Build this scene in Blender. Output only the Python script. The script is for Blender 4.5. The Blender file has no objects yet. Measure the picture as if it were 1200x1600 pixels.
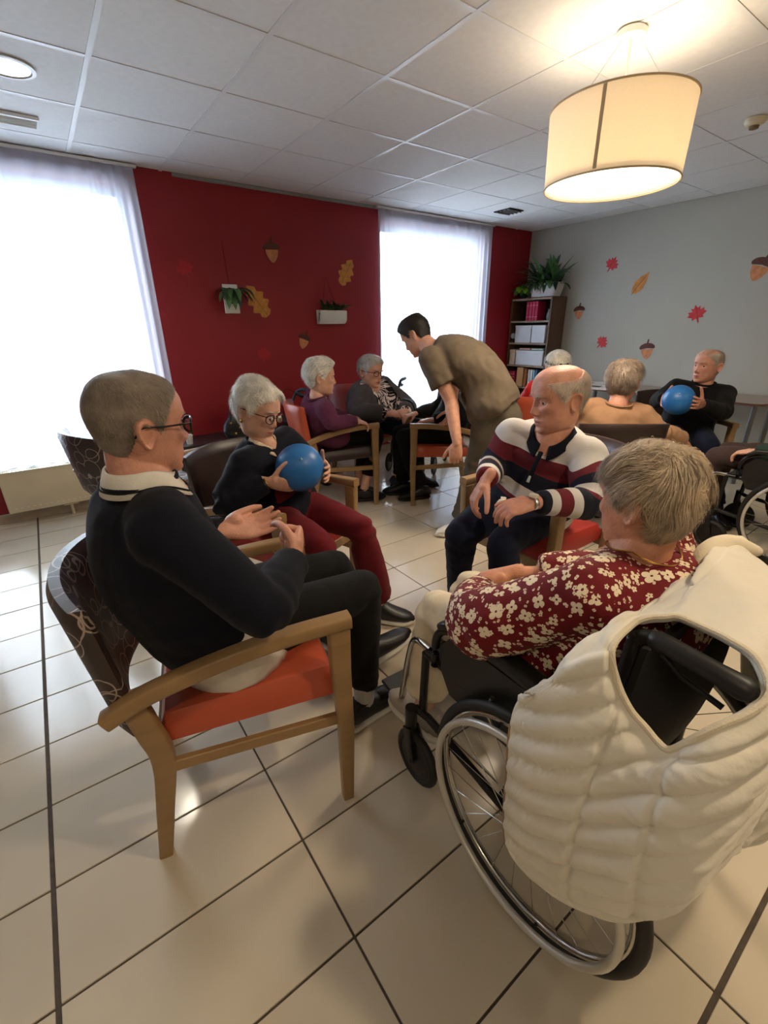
import bpy, bmesh, math, random
import numpy as np
from mathutils import Vector, Matrix

random.seed(7); np.random.seed(7)
SC = bpy.context.scene
COL = SC.collection
PI = math.pi

# ------------------------------------------------------------------ camera
CAM_H = 1.3956
FWD = np.array([0.5408805, 0.75179091, -0.37717199]); FWD /= np.linalg.norm(FWD)
RGT = np.array([0.80895414, -0.58775991, -0.01146703]); RGT -= RGT.dot(FWD) * FWD; RGT /= np.linalg.norm(RGT)
UPV = np.cross(RGT, FWD)
cam_d = bpy.data.cameras.new('camera'); cam = bpy.data.objects.new('camera', cam_d); COL.objects.link(cam)
cam_d.sensor_fit = 'VERTICAL'; cam_d.sensor_height = 36.0; cam_d.lens = 707.97 / 1600 * 36.0
cam_d.clip_start = 0.02
M = Matrix([[RGT[i], UPV[i], -FWD[i], 0] for i in range(3)] + [[0, 0, 0, 1]])
cam.matrix_world = Matrix.Translation((0, 0, CAM_H)) @ M
SC.camera = cam

# ------------------------------------------------------------------ world, exposure
w = bpy.data.worlds.new('overcast_sky'); SC.world = w; w.use_nodes = True
nt = w.node_tree; bg = nt.nodes['Background']
bg.inputs['Color'].default_value = (0.80, 0.91, 1.0, 1); bg.inputs['Strength'].default_value = 10.0
SC.view_settings.view_transform = 'Standard'; SC.view_settings.look = 'None'
SC.view_settings.gamma = 1.0; SC.view_settings.use_curve_mapping = False
SC.view_settings.exposure = 1.22
SC.cycles.use_denoising = True
SC.cycles.max_bounces = 8; SC.cycles.diffuse_bounces = 4; SC.cycles.transparent_max_bounces = 12
SC.cycles.sample_clamp_indirect = 6.0; SC.cycles.caustics_reflective = False; SC.cycles.caustics_refractive = False

# room dimensions
X0, X1, Y0, Y1, ZC = -2.7, 5.6, -3.2, 4.4, 2.5246
W1 = (-0.95, 0.84, 0.41, 2.41)      # left window opening  x0 x1 z0 z1
W2 = (3.16, 4.72, 0.41, 2.41)       # right window opening

def area(name, loc, rot, sx, sy, power, color, portal=False):
    d = bpy.data.lights.new(name, 'AREA'); d.shape = 'RECTANGLE'; d.size = sx; d.size_y = sy
    d.energy = power; d.color = color; d.cycles.is_portal = portal
    o = bpy.data.objects.new(name, d); COL.objects.link(o); o.location = loc; o.rotation_euler = rot
    return o
for n_, wn in enumerate((W1, W2)):
    area('window_portal', ((wn[0]+wn[1])/2, Y1+0.30, (wn[2]+wn[3])/2), (-PI/2, 0, 0), wn[1]-wn[0], wn[3]-wn[2], 1, (1, 1, 1), True)

# ------------------------------------------------------------------ helpers
def lin(c):
    f = lambda v: v/12.92 if v <= .04045 else ((v+.055)/1.055)**2.4
    return tuple(f(v/255.0) for v in c)

MATS = {}; MATRGB = {}
def mat(name, rgb, rough=.6, metal=0., var=.12, vscale=8., bump=.0, bscale=60., spec=.5, coat=0., sheen=0., emit=None, estr=0., trans=0., attr=None, sss=0., attr_mix=None, alpha=1.):
    """procedural principled material: sRGB colour with noise variation and noise bump; attr multiplies colour by a vertex attribute"""
    if name in MATS: return MATS[name]
    m = bpy.data.materials.new(name); m.use_nodes = True; MATS[name] = m; MATRGB[name] = rgb
    t = m.node_tree; b = t.nodes['Principled BSDF']; L = t.links.new
    c = lin(rgb)
    b.inputs['Roughness'].default_value = rough; b.inputs['Metallic'].default_value = metal
    b.inputs['Specular IOR Level'].default_value = spec
    b.inputs['Coat Weight'].default_value = coat; b.inputs['Sheen Weight'].default_value = sheen
    b.inputs['Transmission Weight'].default_value = trans; b.inputs['Alpha'].default_value = alpha
    if sss: b.inputs['Subsurface Weight'].default_value = sss; b.inputs['Subsurface Radius'].default_value = (.008, .003, .0015); b.inputs['Subsurface Scale'].default_value = 1.0
    tc = t.nodes.new('ShaderNodeTexCoord')
    nz = t.nodes.new('ShaderNodeTexNoise'); nz.inputs['Scale'].default_value = vscale; nz.inputs['Detail'].default_value = 4
    L(tc.outputs['Object'], nz.inputs['Vector'])
    rp = t.nodes.new('ShaderNodeValToRGB')
    rp.color_ramp.elements[0].position = .3; rp.color_ramp.elements[1].position = .7
    rp.color_ramp.elements[0].color = (*[v*(1-var) for v in c], 1); rp.color_ramp.elements[1].color = (*[min(1, v*(1+var)) for v in c], 1)
    L(nz.outputs['Fac'], rp.inputs['Fac'])
    out = rp.outputs['Color']
    if attr:
        a = t.nodes.new('ShaderNodeAttribute'); a.attribute_name = attr
        mx = t.nodes.new('ShaderNodeMix'); mx.data_type = 'RGBA'
        if attr_mix:
            L(a.outputs['Fac'], mx.inputs[0]); L(out, mx.inputs[6]); mx.inputs[7].default_value = (*lin(attr_mix), 1)
        else:
            mx.blend_type = 'MULTIPLY'; mx.inputs[0].default_value = 1; L(out, mx.inputs[6]); L(a.outputs['Color'], mx.inputs[7])
        out = mx.outputs[2]
    L(out, b.inputs['Base Color'])
    if emit: b.inputs['Emission Color'].default_value = (*lin(emit), 1); b.inputs['Emission Strength'].default_value = estr
    if bump:
        n2 = t.nodes.new('ShaderNodeTexNoise'); n2.inputs['Scale'].default_value = bscale; n2.inputs['Detail'].default_value = 5
        L(tc.outputs['Object'], n2.inputs['Vector'])
        bp = t.nodes.new('ShaderNodeBump'); bp.inputs['Strength'].default_value = bump; bp.inputs['Distance'].default_value = .01
        L(n2.outputs['Fac'], bp.inputs['Height']); L(bp.outputs['Normal'], b.inputs['Normal'])
    return m

def wood(name, rgb, rough=.4, scale=(3, 40, 40), var=.22):
    if name in MATS: return MATS[name]
    m = mat(name, rgb, rough, var=var, vscale=1.0, bump=.0)
    t = m.node_tree; L = t.links.new
    nz = [n for n in t.nodes if n.type == 'TEX_NOISE'][0]; tc = [n for n in t.nodes if n.type == 'TEX_COORD'][0]
    mp = t.nodes.new('ShaderNodeMapping'); mp.inputs['Scale'].default_value = scale
    L(tc.outputs['Object'], mp.inputs['Vector']); L(mp.outputs['Vector'], nz.inputs['Vector']); nz.inputs['Distortion'].default_value = .6
    return m

class MB:
    """mesh builder"""
    def __init__(s): s.v = []; s.f = []
    def add(s, v, f):
        o = len(s.v); s.v.extend([tuple(map(float, p)) for p in v]); s.f.extend([tuple(i+o for i in q) for q in f]); return s
    def box(s, c, d, rz=0, rx=0, ry=0, bev=0.):
        hx, hy, hz = d[0]/2, d[1]/2, d[2]/2
        R = Matrix.Rotation(rz, 3, 'Z') @ Matrix.Rotation(ry, 3, 'Y') @ Matrix.Rotation(rx, 3, 'X')
        b = min(bev, hx*.99, hy*.99, hz*.99)
        if b <= 0:
            vs = [(x*hx, y*hy, z*hz) for z in (-1, 1) for y in (-1, 1) for x in (-1, 1)]
            fs = [(0, 2, 3, 1), (4, 5, 7, 6), (0, 1, 5, 4), (2, 6, 7, 3), (0, 4, 6, 2), (1, 3, 7, 5)]
        else:
            vs = []; fs = []
            idx = {}
            for sx in (-1, 1):
                for sy in (-1, 1):
                    for sz in (-1, 1):
                        for ax in range(3):
                            p = [sx*(hx-b), sy*(hy-b), sz*(hz-b)]; p[ax] = (sx*hx, sy*hy, sz*hz)[ax]
                            idx[(sx, sy, sz, ax)] = len(vs); vs.append(tuple(p))
            I = idx
            for a in (-1, 1):
                fs.append([I[(a, -1, -1, 0)], I[(a, 1, -1, 0)], I[(a, 1, 1, 0)], I[(a, -1, 1, 0)]][::a])
                fs.append([I[(-1, a, -1, 1)], I[(-1, a, 1, 1)], I[(1, a, 1, 1)], I[(1, a, -1, 1)]][::a])
                fs.append([I[(-1, -1, a, 2)], I[(1, -1, a, 2)], I[(1, 1, a, 2)], I[(-1, 1, a, 2)]][::a])
            for a in (-1, 1):
                for c_ in (-1, 1):
                    fs.append([I[(-1, a, c_, 1)], I[(1, a, c_, 1)], I[(1, a, c_, 2)], I[(-1, a, c_, 2)]])
                    fs.append([I[(a, -1, c_, 0)], I[(a, 1, c_, 0)], I[(a, 1, c_, 2)], I[(a, -1, c_, 2)]])
                    fs.append([I[(a, c_, -1, 0)], I[(a, c_, 1, 0)], I[(a, c_, 1, 1)], I[(a, c_, -1, 1)]])
            for sx in (-1, 1):
                for sy in (-1, 1):
                    for sz in (-1, 1): fs.append([I[(sx, sy, sz, k)] for k in range(3)])
        cv = Vector(c)
        return s.add([R @ Vector(p) + cv for p in vs], fs)
    def loft(s, pts, rad, side=(0, 0, 1), seg=14, cap='round', pw=2.0, closed=False):
        """tube through pts; rad = per-point r or (a, b); a-axis follows side (one vector or one per point)"""
        P = np.array(pts, float); n = len(P)
        R = np.array([(r, r) if np.isscalar(r) else r for r in rad], float) if not np.isscalar(rad) else np.full((n, 2), rad)
        S = np.array(side, float); S = np.tile(S, (n, 1)) if S.ndim == 1 else S
        if closed: T = np.roll(P, -1, 0) - np.roll(P, 1, 0)
        else: T = np.gradient(P, axis=0)
        T /= np.linalg.norm(T, axis=1)[:, None] + 1e-12
        A = S - (S*T).sum(1)[:, None]*T
        bad = np.linalg.norm(A, axis=1) < 1e-3
        if bad.any():
            alt = np.array([1., .3, 0]); A[bad] = alt - (T[bad]@alt)[:, None]*T[bad]
        A /= np.linalg.norm(A, axis=1)[:, None]; B = np.cross(T, A)
        if cap == 'round' and not closed:
            Ps, Rs, As, Bs = [P], [R], [A], [B]
            for e, sg in ((0, -1), (-1, 1)):
                pp, rr, aa, bb = [], [], [], []
                for ph in (35, 62, 82):
                    c_, s_ = math.cos(math.radians(ph)), math.sin(math.radians(ph))
                    pp.append(P[e] + sg*T[e]*R[e].min()*s_); rr.append(R[e]*c_); aa.append(A[e]); bb.append(B[e])
                if sg < 0: pp, rr, aa, bb = pp[::-1], rr[::-1], aa[::-1], bb[::-1]; Ps.insert(0, pp); Rs.insert(0, rr); As.insert(0, aa); Bs.insert(0, bb)
                else: Ps.append(pp); Rs.append(rr); As.append(aa); Bs.append(bb)
            P, R, A, B = [np.concatenate([np.array(q).reshape(-1, k) for q in z]) for z, k in ((Ps, 3), (Rs, 2), (As, 3), (Bs, 3))]
        th = np.linspace(0, 2*PI, seg, endpoint=False); ct, st = np.cos(th), np.sin(th)
        if pw != 2.0: ct = np.sign(ct)*np.abs(ct)**(2/pw); st = np.sign(st)*np.abs(st)**(2/pw)
        V = P[:, None] + A[:, None]*(R[:, 0, None]*ct)[:, :, None] + B[:, None]*(R[:, 1, None]*st)[:, :, None]
        m = len(P); V = V.reshape(-1, 3); F = []
        for i in range(m if closed else m-1):
            j = (i+1) % m
            for k in range(seg):
                l = (k+1) % seg; F.append((i*seg+k, i*seg+l, j*seg+l, j*seg+k))
        if not closed and cap: F.append(tuple(range(seg))[::-1]); F.append(tuple((m-1)*seg+k for k in range(seg)))
        return s.add(V, F)
    def tube(s, pts, r, seg=10, sub=0, cap='flat', closed=False):
        if sub: pts = spline(pts, sub, closed)
        rr = r if not np.isscalar(r) else [r]*len(pts)
        if len(rr) != len(pts): rr = np.interp(np.linspace(0, 1, len(pts)), np.linspace(0, 1, len(rr)), rr)
        T0 = np.array(pts[-1])-np.array(pts[0]); sd = (0, 0, 1) if abs(T0[2]) < .8*np.linalg.norm(T0)+1e-9 else (1, .2, 0)
        return s.loft(pts, list(rr), sd, seg, cap, closed=closed)
    def ell(s, c, r, seg=20, rings=12, R=None):
        vs = []; fs = []
        for i in range(rings+1):
            t = PI*i/rings
            for k in range(seg):
                p = 2*PI*k/seg
                q = np.array([r[0]*math.sin(t)*math.cos(p), r[1]*math.sin(t)*math.sin(p), r[2]*math.cos(t)])
                if R is not None: q = R @ q
                vs.append(q+np.array(c))
        for i in range(rings):
            for k in range(seg):
                l = (k+1) % seg; fs.append((i*seg+k, (i+1)*seg+k, (i+1)*seg+l, i*seg+l))
        return s.add(vs, fs)
    def lathe(s, prof, c=(0, 0, 0), seg=32, cap=True):
        n = len(prof); vs = []; fs = []
        for (r, z) in prof:
            for k in range(seg):
                a = 2*PI*k/seg; vs.append((c[0]+r*math.cos(a), c[1]+r*math.sin(a), c[2]+z))
        for i in range(n-1):
            for k in range(seg):
                l = (k+1) % seg; fs.append((i*seg+k, i*seg+l, (i+1)*seg+l, (i+1)*seg+k))
        if cap: fs.append(tuple(range(seg))[::-1]); fs.append(tuple((n-1)*seg+k for k in range(seg)))
        return s.add(vs, fs)
    def prism(s, outline, th, origin=(0, 0, 0), ux=(1, 0, 0), uy=(0, 0, 1), un=(0, -1, 0), crown=0.):
        """flat outline (2D) extruded by th along un"""
        o, a, b, n_ = [np.array(q, float) for q in (origin, ux, uy, un)]
        k = len(outline); ctr = np.mean(outline, axis=0)
        bot = [o+a*p[0]+b*p[1] for p in outline]; top = [q+n_*th for q in bot]
        c2 = o+a*ctr[0]+b*ctr[1]+n_*(th+crown)
        vs = bot+top+[c2]
        fs = [tuple(range(k))[::-1]]+[(i, (i+1) % k, k+(i+1) % k, k+i) for i in range(k)]+[(k+i, k+(i+1) % k, 2*k) for i in range(k)]
        return s.add(vs, fs)
    def xf(s, mtx):
        s.v = [tuple(mtx @ Vector(p)) for p in s.v]; return s
    def mesh(s, name, m=None, smooth=True):
        me = bpy.data.meshes.new(name); me.from_pydata(s.v, [], s.f); me.validate(clean_customdata=False); me.update()
        bm = bmesh.new(); bm.from_mesh(me); bmesh.ops.recalc_face_normals(bm, faces=bm.faces); bm.to_mesh(me); bm.free()
        if m: me.materials.append(m if not isinstance(m, str) else MATS[m])
        if smooth:
            me.polygons.foreach_set('use_smooth', [True]*len(me.polygons))
        return me
    def build(s, name, m, parent=None, smooth=True, bevel=0., auto=True):
        me = s.mesh(name, m, smooth)
        o = bpy.data.objects.new(name, me); COL.objects.link(o)
        if parent is not None: o.parent = parent
        if bevel:
            md = o.modifiers.new('bevel', 'BEVEL'); md.width = bevel; md.segments = 2; md.limit_method = 'ANGLE'; md.angle_limit = .6
        if smooth and auto: sharp(me)
        return o

def sharp(me, ang=.75):
    me.update()
    bm = bmesh.new(); bm.from_mesh(me)
    for e in bm.edges:
        if len(e.link_faces) == 2 and e.calc_face_angle(0) > ang: e.smooth = False
    bm.to_mesh(me); bm.free()

def spline(pts, sub=6, closed=False):
    P = np.array(pts, float); n = len(P); out = []
    rng = range(n if closed else n-1)
    for i in rng:
        p0 = P[(i-1) % n] if (closed or i > 0) else 2*P[0]-P[1]
        p1 = P[i]; p2 = P[(i+1) % n]
        p3 = P[(i+2) % n] if (closed or i+2 < n) else 2*P[-1]-P[-2]
        for k in range(sub):
            t = k/sub
            out.append(.5*((2*p1)+(-p0+p2)*t+(2*p0-5*p1+4*p2-p3)*t*t+(-p0+3*p1-3*p2+p3)*t**3))
    if not closed: out.append(P[-1])
    return np.array(out)

def empty(name, loc=(0, 0, 0), rz=0.):
    o = bpy.data.objects.new(name, None); COL.objects.link(o); o.location = loc; o.rotation_euler = (0, 0, rz); o.empty_display_size = .1
    return o
def tag(o, label=None, cat=None, group=None, kind=None):
    if label: o['label'] = label
    if cat: o['category'] = cat
    if group: o['group'] = group
    if kind: o['kind'] = kind
    return o
def part_label(o, label): o['label'] = label; return o
def copy_tree(o, parent=None):
    c = o.copy(); COL.objects.link(c)
    if parent is not None: c.parent = parent
    for ch in [q for q in KIDS.get(o.name, [])] or list(o.children): copy_tree(ch, c)
    return c
KIDS = {}
def ray(x, y): return FWD + RGT*(x-600)/707.97 - UPV*(y-800)/707.97
def at_z(x, y, z):
    d = ray(x, y); return np.array([0, 0, CAM_H]) + d*((z-CAM_H)/d[2])
def at_y(x, y, Y):
    d = ray(x, y); return np.array([0, 0, CAM_H]) + d*(Y/d[1])
def at_x(x, y, X):
    d = ray(x, y); return np.array([0, 0, CAM_H]) + d*(X/d[0])
def at_d(x, y, D): return np.array([0, 0, CAM_H]) + ray(x, y)*D
def unit(v):
    v = np.array(v, float); return v/(np.linalg.norm(v)+1e-12)
def yawv(deg): return np.array([math.cos(math.radians(deg)), math.sin(math.radians(deg)), 0.])
def wob(P, sc, seed=0, n=7):
    """cheap smooth pseudo noise in [-1, 1] on an (N, 3) array"""
    r = np.random.RandomState(seed); out = np.zeros(len(P)); a = 0
    Q = P + .35/sc*np.sin(P[:, [1, 2, 0]]*sc*.7+r.rand(3)*6)
    for i in range(n):
        d = r.randn(3); d /= np.linalg.norm(d); k = sc*(.6+1.1*r.rand()); am = 1/(.5+k/sc)
        out += am*np.sin(Q@d*k+r.rand()*6.28); a += am
    return out/a*1.6
# ================================================================== the room
M_red = mat('red_wall_paint', (150, 22, 33), .55, var=.05, vscale=2, bump=.05, bscale=220)
M_grey = mat('grey_wall_paint', (184, 181, 169), .7, var=.03, vscale=2, bump=.05, bscale=220)
M_cream = mat('cream_wall_paint', (214, 206, 190), .7, var=.03, vscale=2, bump=.05, bscale=220)
M_tile = mat('beige_floor_tile', (205, 192, 170), .15, var=.05, vscale=3.5, bump=.012, bscale=30, spec=.55)
M_grout = mat('dark_grout', (82, 72, 62), .9, var=.2, vscale=40)
M_ceil = mat('ceiling_panel_white', (230, 229, 227), .9, var=.03, vscale=30, bump=.12, bscale=400)
M_grid = mat('ceiling_grid_metal', (226, 226, 226), .45, var=.02)
M_gridg = mat('ceiling_grid_grey', (150, 150, 150), .45, var=.02)
M_white = mat('white_lacquer', (235, 234, 230), .4, var=.03)
M_base = mat('beige_skirting_tile', (176, 160, 140), .35, var=.08, vscale=6)

def structure(name, mb, m, smooth=False, label=None):
    o = mb.build(name, m, smooth=smooth); o['kind'] = 'structure'
    if label: o['label'] = label
    return o
T = .14
# floor : grout slab below, each tile its own piece
fl = structure('floor', MB().box(((X0+X1)/2, (Y0+Y1)/2, -.055), (X1-X0+.3, Y1-Y0+.3, .10)), M_grout, label='large beige glazed floor tiles with dark joints')
TX, TY, OX, OY = .6013, .2849, -.2955, .8565
xs = [OX+TX*k for k in range(-5, 12)]; ys = [OY+TY*k for k in range(-16, 14)]
tm = {}
def tile_mesh(w_, h_):
    k = (round(w_, 3), round(h_, 3))
    if k not in tm: tm[k] = MB().box((0, 0, 0), (w_, h_, .012), bev=.0012).mesh('floor_tile', M_tile, False)
    return tm[k]
far = MB()
for i in range(len(xs)-1):
    for j in range(len(ys)-1):
        a0, a1, b0, b1 = max(xs[i], X0), min(xs[i+1], X1), max(ys[j], Y0), min(ys[j+1], Y1)
        if a1-a0 < .02 or b1-b0 < .02: continue
        g = .003
        ga0 = .006 if i == 5 else g; ga1 = .006 if i == 4 else g          # wide expansion joint
        gb0 = .006 if j == 13 else g; gb1 = .006 if j == 12 else g
        a0 += ga0; a1 -= ga1; b0 += gb0; b1 -= gb1
        cx, cy = (a0+a1)/2, (b0+b1)/2
        if a1 > -.9 and b1 > -.25 and (cx*.54+cy*.75) > -.1:
            o = bpy.data.objects.new('floor_tile', tile_mesh(a1-a0, b1-b0)); COL.objects.link(o); o.parent = fl
            o.location = (cx, cy, -.006+random.uniform(-.0003, .0003))
        else: far.box((cx, cy, -.006), (a1-a0, b1-b0, .012))
fo = far.build('floor_tile_field', M_tile, fl, False); fo['kind'] = 'stuff'
# ceiling
Gx, Gy, GS = .4907, 2.2918, .6
ce = structure('ceiling', MB().box(((X0+X1)/2, (Y0+Y1)/2, ZC+.10), (X1-X0+.3, Y1-Y0+.3, .10)), M_ceil, label='suspended ceiling of white mineral panels in a metal grid')
cm = {}
def ctile(w_, h_):
    k = (round(w_, 3), round(h_, 3))
    if k not in cm: cm[k] = MB().box((0, 0, 0), (w_, h_, .012), bev=.003).mesh('ceiling_panel', M_ceil, False)
    return cm[k]
cx_ = [Gx+GS*k for k in range(-6, 10)]; cy_ = [Gy+GS*k for k in range(-10, 5)]
for i in range(len(cx_)-1):
    for j in range(len(cy_)-1):
        a0, a1, b0, b1 = max(cx_[i], X0), min(cx_[i+1], X1), max(cy_[j], Y0), min(cy_[j+1], Y1)
        if a1-a0 < .02 or b1-b0 < .02: continue
        o = bpy.data.objects.new('ceiling_panel', ctile(a1-a0-.02, b1-b0-.02)); COL.objects.link(o); o.parent = ce
        o.location = ((a0+a1)/2, (b0+b1)/2, ZC+.006+.003)
for x in cx_:
    if X0 < x < X1: MB().box((x, (Y0+Y1)/2, ZC+.012), (.024, Y1-Y0, .024)).build('grid_runner', M_grid, ce, False)
for y in cy_:
    if Y0 < y < Y1: MB().box(((X0+X1)/2, y, ZC+.0125), (X1-X0, .024, .024)).build('grid_runner', M_grid, ce, False)
# walls
def wall_with_openings(name, m, y, wins, x0, x1):
    mb = MB(); xc = x0
    for (a, b, z0, z1) in wins:
        mb.box(((xc+a)/2, y+T, ZC/2+.05), (a-xc, 2*T, ZC+.1))
        mb.box(((a+b)/2, y+T, z0/2), (b-a, 2*T, z0)); mb.box(((a+b)/2, y+T, (z1+ZC+.1)/2), (b-a, 2*T, ZC+.1-z1)); xc = b
    mb.box(((xc+x1)/2, y+T, ZC/2+.05), (x1-xc, 2*T, ZC+.1))
    return structure(name, mb, m)
wall_with_openings('wall_back', M_red, Y1, (W1, W2), X0-.15, X1+.15)
structure('wall_right', MB().box((X1+.07, (Y0+Y1)/2, ZC/2+.05), (.14, Y1-Y0, ZC+.1)), M_grey)
structure('wall_left', MB().box((X0-.07, (Y0+Y1)/2, ZC/2+.05), (.14, Y1-Y0, ZC+.1)), M_cream)
structure('wall_front', MB().box(((X0+X1)/2, Y0-.07, ZC/2+.05), (X1-X0+.28, .14, ZC+.1)), M_cream)
bb = structure('baseboard_back', MB().box(((X0+X1)/2, Y1-.006, .038), (X1-X0, .012, .076), bev=.003), M_base)
structure('baseboard_right', MB().box((X1-.006, (Y0+Y1)/2, .038), (.012, Y1-Y0-.03, .076), bev=.003), M_base)
# shadow-gap trim along the ceiling edge at the red wall
structure('trim_1', MB().box(((W1[1]+.2+W2[0])/2+.08, Y1-.012, ZC-.012), (W2[0]-W1[1]-.3, .024, .022)), M_gridg)
# windows : frame, mullion, panes, sill
def clear_glass(name, k=.06, tint=(1, 1, 1)):
    m = bpy.data.materials.new(name); m.use_nodes = True; t = m.node_tree; L = t.links.new; MATS[name] = m
    for n in list(t.nodes): t.nodes.remove(n)
    out = t.nodes.new('ShaderNodeOutputMaterial'); tr = t.nodes.new('ShaderNodeBsdfTransparent'); gl = t.nodes.new('ShaderNodeBsdfGlossy'); gl.inputs['Roughness'].default_value = .03; tr.inputs[0].default_value = (*tint, 1)
    mx = t.nodes.new('ShaderNodeMixShader'); lw = t.nodes.new('ShaderNodeFresnel'); lw.inputs[0].default_value = 1.45
    L(lw.outputs[0], mx.inputs[0]); L(tr.outputs[0], mx.inputs[1]); L(gl.outputs[0], mx.inputs[2]); L(mx.outputs[0], out.inputs[0]); return m
M_glass = clear_glass('window_glass')
M_frame = mat('white_window_frame', (226, 228, 228), .35, var=.03)
for n_, wn in enumerate((W1, W2)):
    a, b, z0, z1 = wn; yf = Y1+.2
    f = MB()
    for zz in (z0+.03, z1-.03): f.box(((a+b)/2, yf, zz), (b-a, .06, .06), bev=.006)
    for xx in (a+.03, b-.03): f.box((xx, yf, (z0+z1)/2), (.06, .06, z1-z0-.12), bev=.006)
    o = structure('window_%d' % (n_+1), f, M_frame)
    mids = (-.42,) if n_ == 0 else ()
    for xm in mids: MB().box((xm, yf, (z0+z1)/2), (.045, .055, z1-z0-.12), bev=.005).build('mullion', M_frame, o, False)
    e = [a+.06]+list(mids)+[b-.06]
    for k in range(len(e)-1):
        MB().box(((e[k]+e[k+1])/2, yf, (z0+z1)/2), (e[k+1]-e[k]-.03, .006, z1-z0-.12)).build('pane', M_glass, o, False)
    MB().box(((a+b)/2, Y1+.07, z0+.011), (b-a-.004, .18, .022), bev=.004).build('window_sill', M_white, o, False)
# street ground outside so that the lower panes show pale paving, not void
M_out = mat('pale_paving', (190, 194, 198), .9, var=.1)
structure('trim_2', MB().box((1.5, Y1+10.5, -.3), (40, 20, .1)), M_out, label='pale paved forecourt outside the windows')
# ================================================================== curtains, radiators, lamps, wall decor, shelf, tables
def sheer(name, clear, rgb=(214, 222, 236)):
    m = bpy.data.materials.new(name); m.use_nodes = True; t = m.node_tree; L = t.links.new
    for n in list(t.nodes): t.nodes.remove(n)
    out = t.nodes.new('ShaderNodeOutputMaterial'); c = (*lin(rgb), 1)
    tr = t.nodes.new('ShaderNodeBsdfTransparent'); tl = t.nodes.new('ShaderNodeBsdfTranslucent'); df = t.nodes.new('ShaderNodeBsdfDiffuse')
    tl.inputs[0].default_value = c; df.inputs[0].default_value = c
    m1 = t.nodes.new('ShaderNodeMixShader'); m1.inputs[0].default_value = .55; L(tl.outputs[0], m1.inputs[1]); L(df.outputs[0], m1.inputs[2])
    tc = t.nodes.new('ShaderNodeTexCoord'); nz = t.nodes.new('ShaderNodeTexNoise'); nz.inputs['Scale'].default_value = 300
    L(tc.outputs['Object'], nz.inputs['Vector'])
    mr = t.nodes.new('ShaderNodeMapRange'); mr.inputs[3].default_value = 1-clear-.06; mr.inputs[4].default_value = 1-clear+.06
    L(nz.outputs['Fac'], mr.inputs[0])
    m2 = t.nodes.new('ShaderNodeMixShader'); L(mr.outputs[0], m2.inputs[0]); L(tr.outputs[0], m2.inputs[1]); L(m1.outputs[0], m2.inputs[2])
    L(m2.outputs[0], out.inputs[0]); MATS[name] = m; return m
M_sheer = sheer('sheer_white_curtain', .30)
M_rail = mat('white_curtain_rail', (225, 225, 222), .4, var=.02)
def curtain(x0, x1, zb, zt, dens, label, seed):
    """dens(x) -> (fold frequency per metre, amplitude)"""
    root = empty('curtain', ((x0+x1)/2, Y1-.06, zb))
    N = int((x1-x0)*170); Z = 36; xs_ = np.linspace(x0, x1, N); ph = 0.; mb = MB(); V = []; rr = random.Random(seed)
    off = []
    for i, x in enumerate(xs_):
        fq, am = dens(x)
        ph += fq*2*PI*(xs_[1]-xs_[0]); off.append((am*math.sin(ph)+.3*am*math.sin(ph*.43+seed), ph))
    for j in range(Z+1):
        t = j/Z; z = zt+(zb-zt)*t
        for i, x in enumerate(xs_):
            pin = .35+.65*min(1, t*6)
            o, ph = off[i]
            V.append((x-(x0+x1)/2+.010*math.sin(ph+1.2)*t, o*pin+.006*math.sin(5*t+ph*.5)*t, z-zb+(.008*math.sin(ph*.5+seed)+.004 if j == Z else 0)))
    F = [(j*N+i, j*N+i+1, (j+1)*N+i+1, (j+1)*N+i) for j in range(Z) for i in range(N-1)]
    mb.add(V, F); c = mb.build('sheer_cloth', M_sheer, root, True, auto=False)
    # pleated heading band and hem : doubled cloth
    hb = MB(); V = []
    for j in range(3):
        for i in range(N): V.append((xs_[i]-(x0+x1)/2, off[i][0]*.36+.0035, zt-zb-.03*j))
    hb.add(V, [(j*N+i, j*N+i+1, (j+1)*N+i+1, (j+1)*N+i) for j in range(2) for i in range(N-1)])
    hb.build('heading_band', M_sheer, root, True, auto=False)
    MB().box((0, .0, zt-zb+.008), (x1-x0+.05, .035, .018), bev=.003).build('curtain_rail', M_rail, root, False)
    return tag(root, label, 'curtain')
curtain(-1.3, .885, .428, ZC-.022, lambda x: (15, .016) if x > .58 else ((8.5, .030) if x < .10 else (7, .012)), 'wide sheer white curtain over the left window above the radiator', 1)
curtain(3.10, 4.79, .428, ZC-.022, lambda x: (15, .016) if (x < 3.3 or x > 4.55) else (7.5, .012), 'sheer white curtain over the window beside the bookshelf', 2)

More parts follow.
